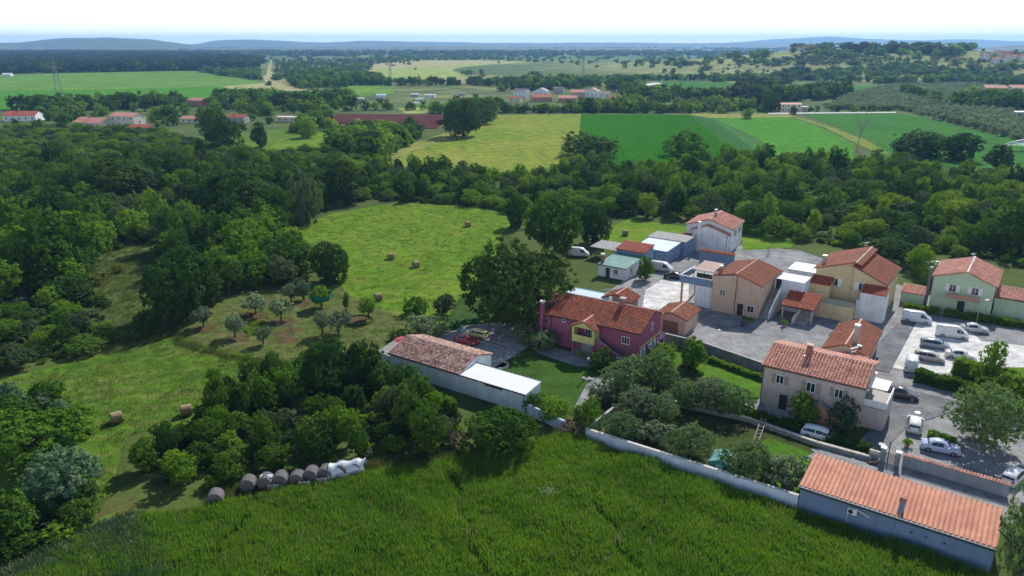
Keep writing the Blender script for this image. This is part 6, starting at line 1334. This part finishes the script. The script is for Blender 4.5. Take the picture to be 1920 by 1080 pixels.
def limb(p, d, l_, r, k):
    e = p + d * l_; m.cone(p, e, r, r * .68, 5 if k < 2 else 4)
    if k < 5:
        for _ in range(2 if k else 4): limb(e, (d + Vector((q.uniform(-.55, .55), q.uniform(-.55, .55), q.uniform(0, .35)))).normalized(), l_ * q.uniform(.62, .82), r * .66, k + 1)
limb(Vector((0, 0, 0)), Vector((.03, 0, 1)), 4.4, .24, 0); DEAD = M('dead_wood', (.27, .245, .225), .2, 4, .95); br = m.build('branches', DEAD, bt)
m = MB()
for i_ in range(5): limb(Vector((q.uniform(-.3, .3), q.uniform(-.3, .3), 0)), Vector((q.uniform(-.5, .5), q.uniform(-.5, .5), 1)).normalized(), 1.25, .06, 1)
twig = m.mesh('twigs', DEAD)
for x, y, s_, lab in [(306, 862, 1.0, 'leafless grey shrub on the left flank of the dark thicket'), (330, 838, 1.1, 'leafless grey shrub higher up the left flank of the thicket'), (442, 822, 1.0, 'bare grey twigs between green bushes in the middle of the thicket'), (560, 860, .9, 'bare twiggy bush just above the old bale row'), (60, 648, 1.2, 'grey leafless brush in the bushes above the lower meadow'), (100, 640, 1.0, 'thin leafless brush right of the grey one above the lower meadow'), (800, 812, .9, 'bare twigs left of the wide mulberry bush'), (1440, 480, 1.1, 'bare shrub between the white house and the yellow house')]:
    o = thing('bare_shrub', lab, 'shrub', at(x, y), q.uniform(0, 6)); link('branches', twig, o, scale=(s_ * .6, s_ * .6, s_ * .6))
jp = at(1868, 283); v = []; f = []; q = random.Random(8)
for _ in range(7000):
    t = q.random() ** .8; w1 = .1 + t * 1.1; x = t * 27; z = 1.6 + t * 11.5 - t * t * 9.5 - abs(q.gauss(0, 1)) * t * 2.2; y = q.gauss(0, .3) * w1; s_ = q.uniform(.05, .15); b_ = len(v)
    if z < .1: continue
    v += [(x - s_ * 2, y, z), (x, y - s_, z + s_), (x + s_ * 2, y, z), (x, y + s_, z - s_)]; f.append((b_, b_ + 1, b_ + 2, b_ + 3))
jm, n, l, b = nt('water_droplets'); b.inputs['Base Color'].default_value = (.85, .9, .92, 1); b.inputs['Roughness'].default_value = .2; t = n.new('ShaderNodeBsdfTranslucent'); t.inputs[0].default_value = (.85, .9, .92, 1); mx = n.new('ShaderNodeMixShader'); mx.inputs[0].default_value = .6; l.new(b.outputs[0], mx.inputs[1]); l.new(t.outputs[0], mx.inputs[2]); l.new(mx.outputs[0], n['Material Output'].inputs[0])
tag(link('water_jet', pymesh('water_jet', v, f, jm), None, jp, (0, 0, R(6))), kind='stuff')
sp = thing('sprinkler', 'irrigation rain gun at the foot of the water jet', 'sprinkler', jp); m = MB(); m.cone((0, 0, 0), (0, 0, 1.3), .08, .06, 8); m.cone((0, 0, 1.3), (.7, 0, 1.65), .07, .04, 8); m.build('rain_gun', STEEL, sp); MB().box(-.7, .3, -.5, .5, .05, .2).build('skid', PY, sp)

# ------------------------------------------------------------------ garden things
for x, y, lab, ln, rz in [(905, 651, 'long trench-like white edged planting strip on the gravel yard', 0, 0)]:
    p, q_ = at(898, 638), at(948, 652); o = thing('planting_strip', lab, 'planter', p, math.atan2((q_ - p).y, (q_ - p).x)); Lp = (q_ - p).length; m = MB(); m.box(0, Lp, -.42, -.3, 0, .2); m.box(0, Lp, .3, .42, 0, .2); m.box(-.12, -.002, -.42, .42, 0, .2); m.build('kerb', CONC, o); MB().box(.01, Lp - .1, -.29, .29, .02, .09).build('soil', G_['soil'], o)
st = M('cream_paving_stone', (.55, .50, .40), .15, 4, .9)
for i, (x, y) in enumerate([(1418, 851), (1430, 857), (1462, 869), (1474, 876), (1486, 881), (1500, 885), (1510, 888)]):
    p = at(x, y); m = MB(); m.box(-.3, .3, -.25, .25, .09, .16); tag(m.build('stepping_stone', st, None, loc=(p.x, p.y, 0), rot=(0, 0, rnd.uniform(0, 3))), 'cream stepping stone on the small lawn by the garage', 'stepping stone', 'cream stepping stones by the garage')
rk = bpy.data.meshes.new('rock'); bm = bmesh.new(); bmesh.ops.create_icosphere(bm, subdivisions=2, radius=.3)
for vt in bm.verts: vt.co *= rnd.uniform(.75, 1.15); vt.co.z *= .6
bm.to_mesh(rk); bm.free(); rk.materials.append(M('pale_rock', (.48, .45, .42), .25, 5, .95))
for i in range(7): p = at(1094 + i * 3.2, 711 + (i % 3) * 1.5); tag(link('rock', rk, None, p + Vector((0, 0, .15)), (0, 0, i), (rnd.uniform(.7, 1.2),) * 3), 'pale rock in the cluster round the lamp post foot', 'rock', 'pale rocks round the lamp post')
p = at(523, 697); tag(link('boulder', rk, None, p + Vector((0, 0, .3)), (0, 0, .4), (3.4, 2.2, 2.6)), 'pale boulder in the grass at the upper edge of the dark thicket', 'boulder')
ld = thing('plank_ramp', 'wooden ladder plank leaning over the low stone kerb wall', 'ramp', at(1416, 832)); e_ = at(1440, 775) - ld.location; e_.z = 1.2; m = MB(); s_ = Vector((-e_.y, e_.x, 0)).normalized() * .3
m.bar(Vector((0, 0, .1)) - s_, e_ - s_, .09); m.bar(Vector((0, 0, .1)) + s_, e_ + s_, .09); m.build('rail', WOODM, ld); rg = MB()
for i in range(11): c_ = Vector((0, 0, .1)).lerp(e_, (i + .5) / 11); rg.bar(c_ - s_, c_ + s_, .07)
rg.build('rung', WOODM, ld); lg = MB(); lg.bar(e_ - s_, e_ - s_ * 1.4 - Vector((0, 0, 1.25)), .08); lg.bar(e_ + s_, e_ + s_ * 1.4 - Vector((0, 0, 1.25)), .08); lg.build('leg', WOODM, ld)
fc = thing('seed_row_fence', 'low wire fence with sticks along the red seed rows in the orchard', 'fence', at(548, 642)); pts = [at(510, 622), at(548, 610), at(550, 628), at(522, 640)]; m = MB(); wv = MB()
for a, b_ in zip(pts, pts[1:]):
    a, b_ = a - fc.location, b_ - fc.location; k = max(2, int((b_ - a).length / .9))
    for i in range(k + 1): c_ = a.lerp(b_, i / k); m.bar(c_, c_ + Vector((0, 0, .7)), .05)
    for z in (.3, .62): wv.bar(a + Vector((0, 0, z)), b_ + Vector((0, 0, z)), .025)
m.build('stakes', WOODM, fc); wv.build('wire', STEEL, fc)
VEG = [tuft('lettuce_%d' % i, 70 + i, 14, .35, .07, LEAF['bright'], 1.0, .18) for i in range(2)]
q = np.vstack([pick([(462, 618), (500, 612), (510, 622), (470, 630)], 150), pick([(470, 610), (495, 604), (505, 610), (478, 616)], 60)]); tag(scatter('vegetable_bed', np.c_[q, np.full(len(q), .1)], rng.uniform(0, 6, len(q)), rng.uniform(.8, 1.5, len(q)), rng.integers(0, 2, len(q)), VEG), kind='stuff')
# pond bed with a grassy rim in the orchard, a tree ring on the lawn
for (x, y, r_, lab, nm) in [(672, 602, 2.6, 'round planting bed with a dark grassy rim in the orchard', 'planting_bed'), (935, 686, 1.5, 'curved white edged flower bed at the corner of the outbuilding', 'flower_bed')]:
    p = at(x, y); o = thing(nm, lab, 'planting bed', p); v = []; K = 28
    for rr, zz in ((r_ * .86, .06), (r_ * .88, .3), (r_, .3), (r_ * 1.04, .0)): v += [(rr * math.cos(2 * math.pi * i / K), rr * math.sin(2 * math.pi * i / K), zz) for i in range(K)]
    link('rim', pymesh(nm, v, [(j * K + i, j * K + (i + 1) % K, (j + 1) * K + (i + 1) % K, (j + 1) * K + i) for j in range(3) for i in range(K)], G_['weeds'] if nm == 'planting_bed' else CONC), o); link('bed_soil', pymesh('bed_soil', v[:K], [tuple(range(K))], G_['soil']).copy(), o)
# roof aerials and dishes
def aerial(lab, p, h_):
    o = thing('roof_aerial', lab, 'aerial', p, R(30)); m = MB(); m.cone((0, 0, -.4), (0, 0, h_), .03, .02, 6); m.bar((-.7, 0, h_), (.7, 0, h_), .03); m.bar((-.5, 0, h_ * .7), (.5, 0, h_ * .7), .03); m.build('mast', STEEL, o); e = MB()
    for i in range(6): e.bar((-.65 + i * .26, -.28, h_ + .02), (-.65 + i * .26, .28, h_ + .02), .02)
    e.build('element', STEEL, o)
BY = {o['label'][:12]: o for o in C.objects if o.get('category') == 'house'}
for key, loc, h_, lab in [('two storey m', (6.8, 5.2, 7.0), 1.7, 'thin aerial on the ridge of the magenta house'), ('pale pink tw', (9.6, 4.4, 7.1), 1.6, 'thin aerial on the ridge of the pale pink house'), ('tall butter ', (6.0, 9, 9.1), 1.5, 'thin aerial on the yellow house ridge'), ('pale green h', (4.9, 7, 7.5), 1.6, 'thin aerial on the pale green house ridge')]:
    b_ = BY[key]; c_, s_ = math.cos(b_.rotation_euler.z), math.sin(b_.rotation_euler.z); aerial(lab, (b_.location.x + loc[0] * c_ - loc[1] * s_, b_.location.y + loc[0] * s_ + loc[1] * c_, loc[2]), h_)
# bins, pots, drain covers and tables about the yards
def bin_(p, c, lab):
    o = thing('waste_bin', lab, 'waste bin', p, R(-33)); m = MB(); m.add([(-.27, -.27, .08), (.27, -.27, .08), (.27, .27, .08), (-.27, .27, .08), (-.33, -.33, .95), (.33, -.33, .95), (.33, .33, .95), (-.33, .33, .95)], [(0, 3, 2, 1), (4, 5, 6, 7), (0, 1, 5, 4), (1, 2, 6, 5), (2, 3, 7, 6), (3, 0, 4, 7)]); m.build('bin_body', M('bin_plastic', c, .1, 3, .5), o)
    MB().prism([(-.36, .953), (.36, .953), (.36, 1.0), (-.36, 1.06)], -.36, .36, 'y').build('lid', M('bin_lid', c, .1, 3, .45), o)
    for y_ in (-.22, .22): MB().cone((.3, y_ - .04, .1), (.3, y_ + .04, .1), .1, .1, 10).build('wheel', TYRE, o)
bin_(at(1254, 640), (.03, .08, .30), 'blue waste bin by the orange tiled garage'); bin_(at(1264, 643), (.55, .42, .03), 'yellow waste bin by the orange tiled garage'); bin_(at(1652, 848), (.03, .12, .05), 'dark green waste bin behind the pedestrian gate'); bin_(at(1392, 612), (.08, .08, .09), 'grey waste bin below the peach house wall')
pot = MB(); pot.cone((0, 0, 0), (0, 0, .45), .2, .3, 12); pot = pot.mesh('pot', WALL['terra'])
for x, y, lab in [(1396, 604, 'potted shrub at the foot of the peach house, left one'), (1408, 607, 'potted shrub at the foot of the peach house, right one'), (1300, 588, 'potted shrub beside the terrace post'), (1470, 612, 'potted shrub under the red tiled porch'), (1560, 636, 'potted shrub on the yard behind the annex'), (1090, 672, 'potted shrub on the porch of the magenta house'), (1700, 838, 'potted shrub inside the tiled wall')]:
    o = thing('potted_plant', lab, 'potted plant', at(x, y)); link('pot', pot, o); link('foliage', FARC['mid'][1], o, (0, 0, .35), scale=(.5, .5, .9))
for x, y in [(1350, 620), (1640, 700), (1720, 775), (1600, 860)]:
    MB().cone((0, 0, .1), (0, 0, .135), .32, .32, 16).build('manhole_cover', STEEL, None, loc=(at(x, y).x, at(x, y).y, .02)); tag(C.objects[-1], {1350: 'round drain cover in the middle of the grey yard', 1640: 'round drain cover on the dark drive by the annex', 1720: 'round drain cover on the road below the hedge', 1600: 'round drain cover on the paved lane'}[x], 'drain cover')
o = thing('garden_table', 'white garden table with four legs on the yard by the little pavilion', 'table', at(1215, 580), R(20)); MB().box(-.8, .8, -.45, .45, .7, .75).build('table_top', WHITE, o)
for i in (-1, 1):
    for j in (-1, 1): MB().box(i * .7 - .03, i * .7 + .03, j * .38 - .03, j * .38 + .03, .09, .698).build('leg', WHITE, o)
# dog lying on the lane
dm = bpy.data.meshes.new('dog'); J = [((0, 0, .30), .15), ((.32, 0, .33), .17), ((-.32, 0, .27), .15), ((.5, 0, .46), .10), ((.62, 0, .55), .105), ((.78, 0, .51), .055), ((-.5, .02, .22), .05), ((-.75, .15, .1), .03)]
E_ = [(0, 1), (0, 2), (1, 3), (3, 4), (4, 5), (2, 6), (6, 7)]
for sy in (-1, 1):
    b_ = len(J); J += [((.36, sy * .14, .2), .07), ((.42, sy * .16, .06), .05), ((.7, sy * .14, .04), .04), ((-.34, sy * .17, .18), .11), ((-.12, sy * .24, .12), .07), ((-.3, sy * .25, .05), .045), ((.6, sy * .07, .68), .03)]; E_ += [(1, b_), (b_, b_ + 1), (b_ + 1, b_ + 2), (2, b_ + 3), (b_ + 3, b_ + 4), (b_ + 4, b_ + 5), (4, b_ + 6)]
dm.from_pydata([j[0] for j in J], E_, []); dg = link('dog', dm, None, at(1636, 872), (0, 0, R(-20))); tag(dg, 'brown dog lying on the paved lane beside the garage roof', 'dog'); md = dg.modifiers.new('skin', 'SKIN')
for i, j in enumerate(J): dm.skin_vertices[0].data[i].radius = (j[1], j[1])
dm.skin_vertices[0].data[0].use_root = True; md2 = dg.modifiers.new('smooth', 'SUBSURF'); md2.levels = 1; md2.render_levels = 1; dm.materials.append(M('brown_fur', (.14, .075, .045), .35, 6, .9)); 

# ------------------------------------------------------------------ air
hz = MB().box(-9500, 9500, -350, 13100, -6, 150).build('haze', None); hz.data.materials.clear()
m = bpy.data.materials.new('haze'); m.use_nodes = True; n, l = m.node_tree.nodes, m.node_tree.links; n.clear(); ou = n.new('ShaderNodeOutputMaterial'); pv = n.new('ShaderNodeVolumePrincipled'); pv.inputs['Color'].default_value = (.27, .56, 1.0, 1); pv.inputs['Density'].default_value = 1.05e-4; pv.inputs['Anisotropy'].default_value = .2; l.new(pv.outputs[0], ou.inputs['Volume'])
hz.data.materials.append(m); hz['kind'] = 'stuff'

# things that share a look are told apart by their order across the view
same = {}
for o in C.objects:
    if o.get('label') and o.parent is None: same.setdefault(o['label'], []).append(o)
ORD = ['leftmost', 'second from left', 'third from left', 'fourth from left', 'fifth from left', 'sixth from left', 'seventh from left']
for lab, os_ in same.items():
    if 1 < len(os_) <= 7:
        os_.sort(key=lambda o: project(o.location)[0])
        for o, t_ in zip(os_, ORD): o['label'] = lab + ', ' + t_
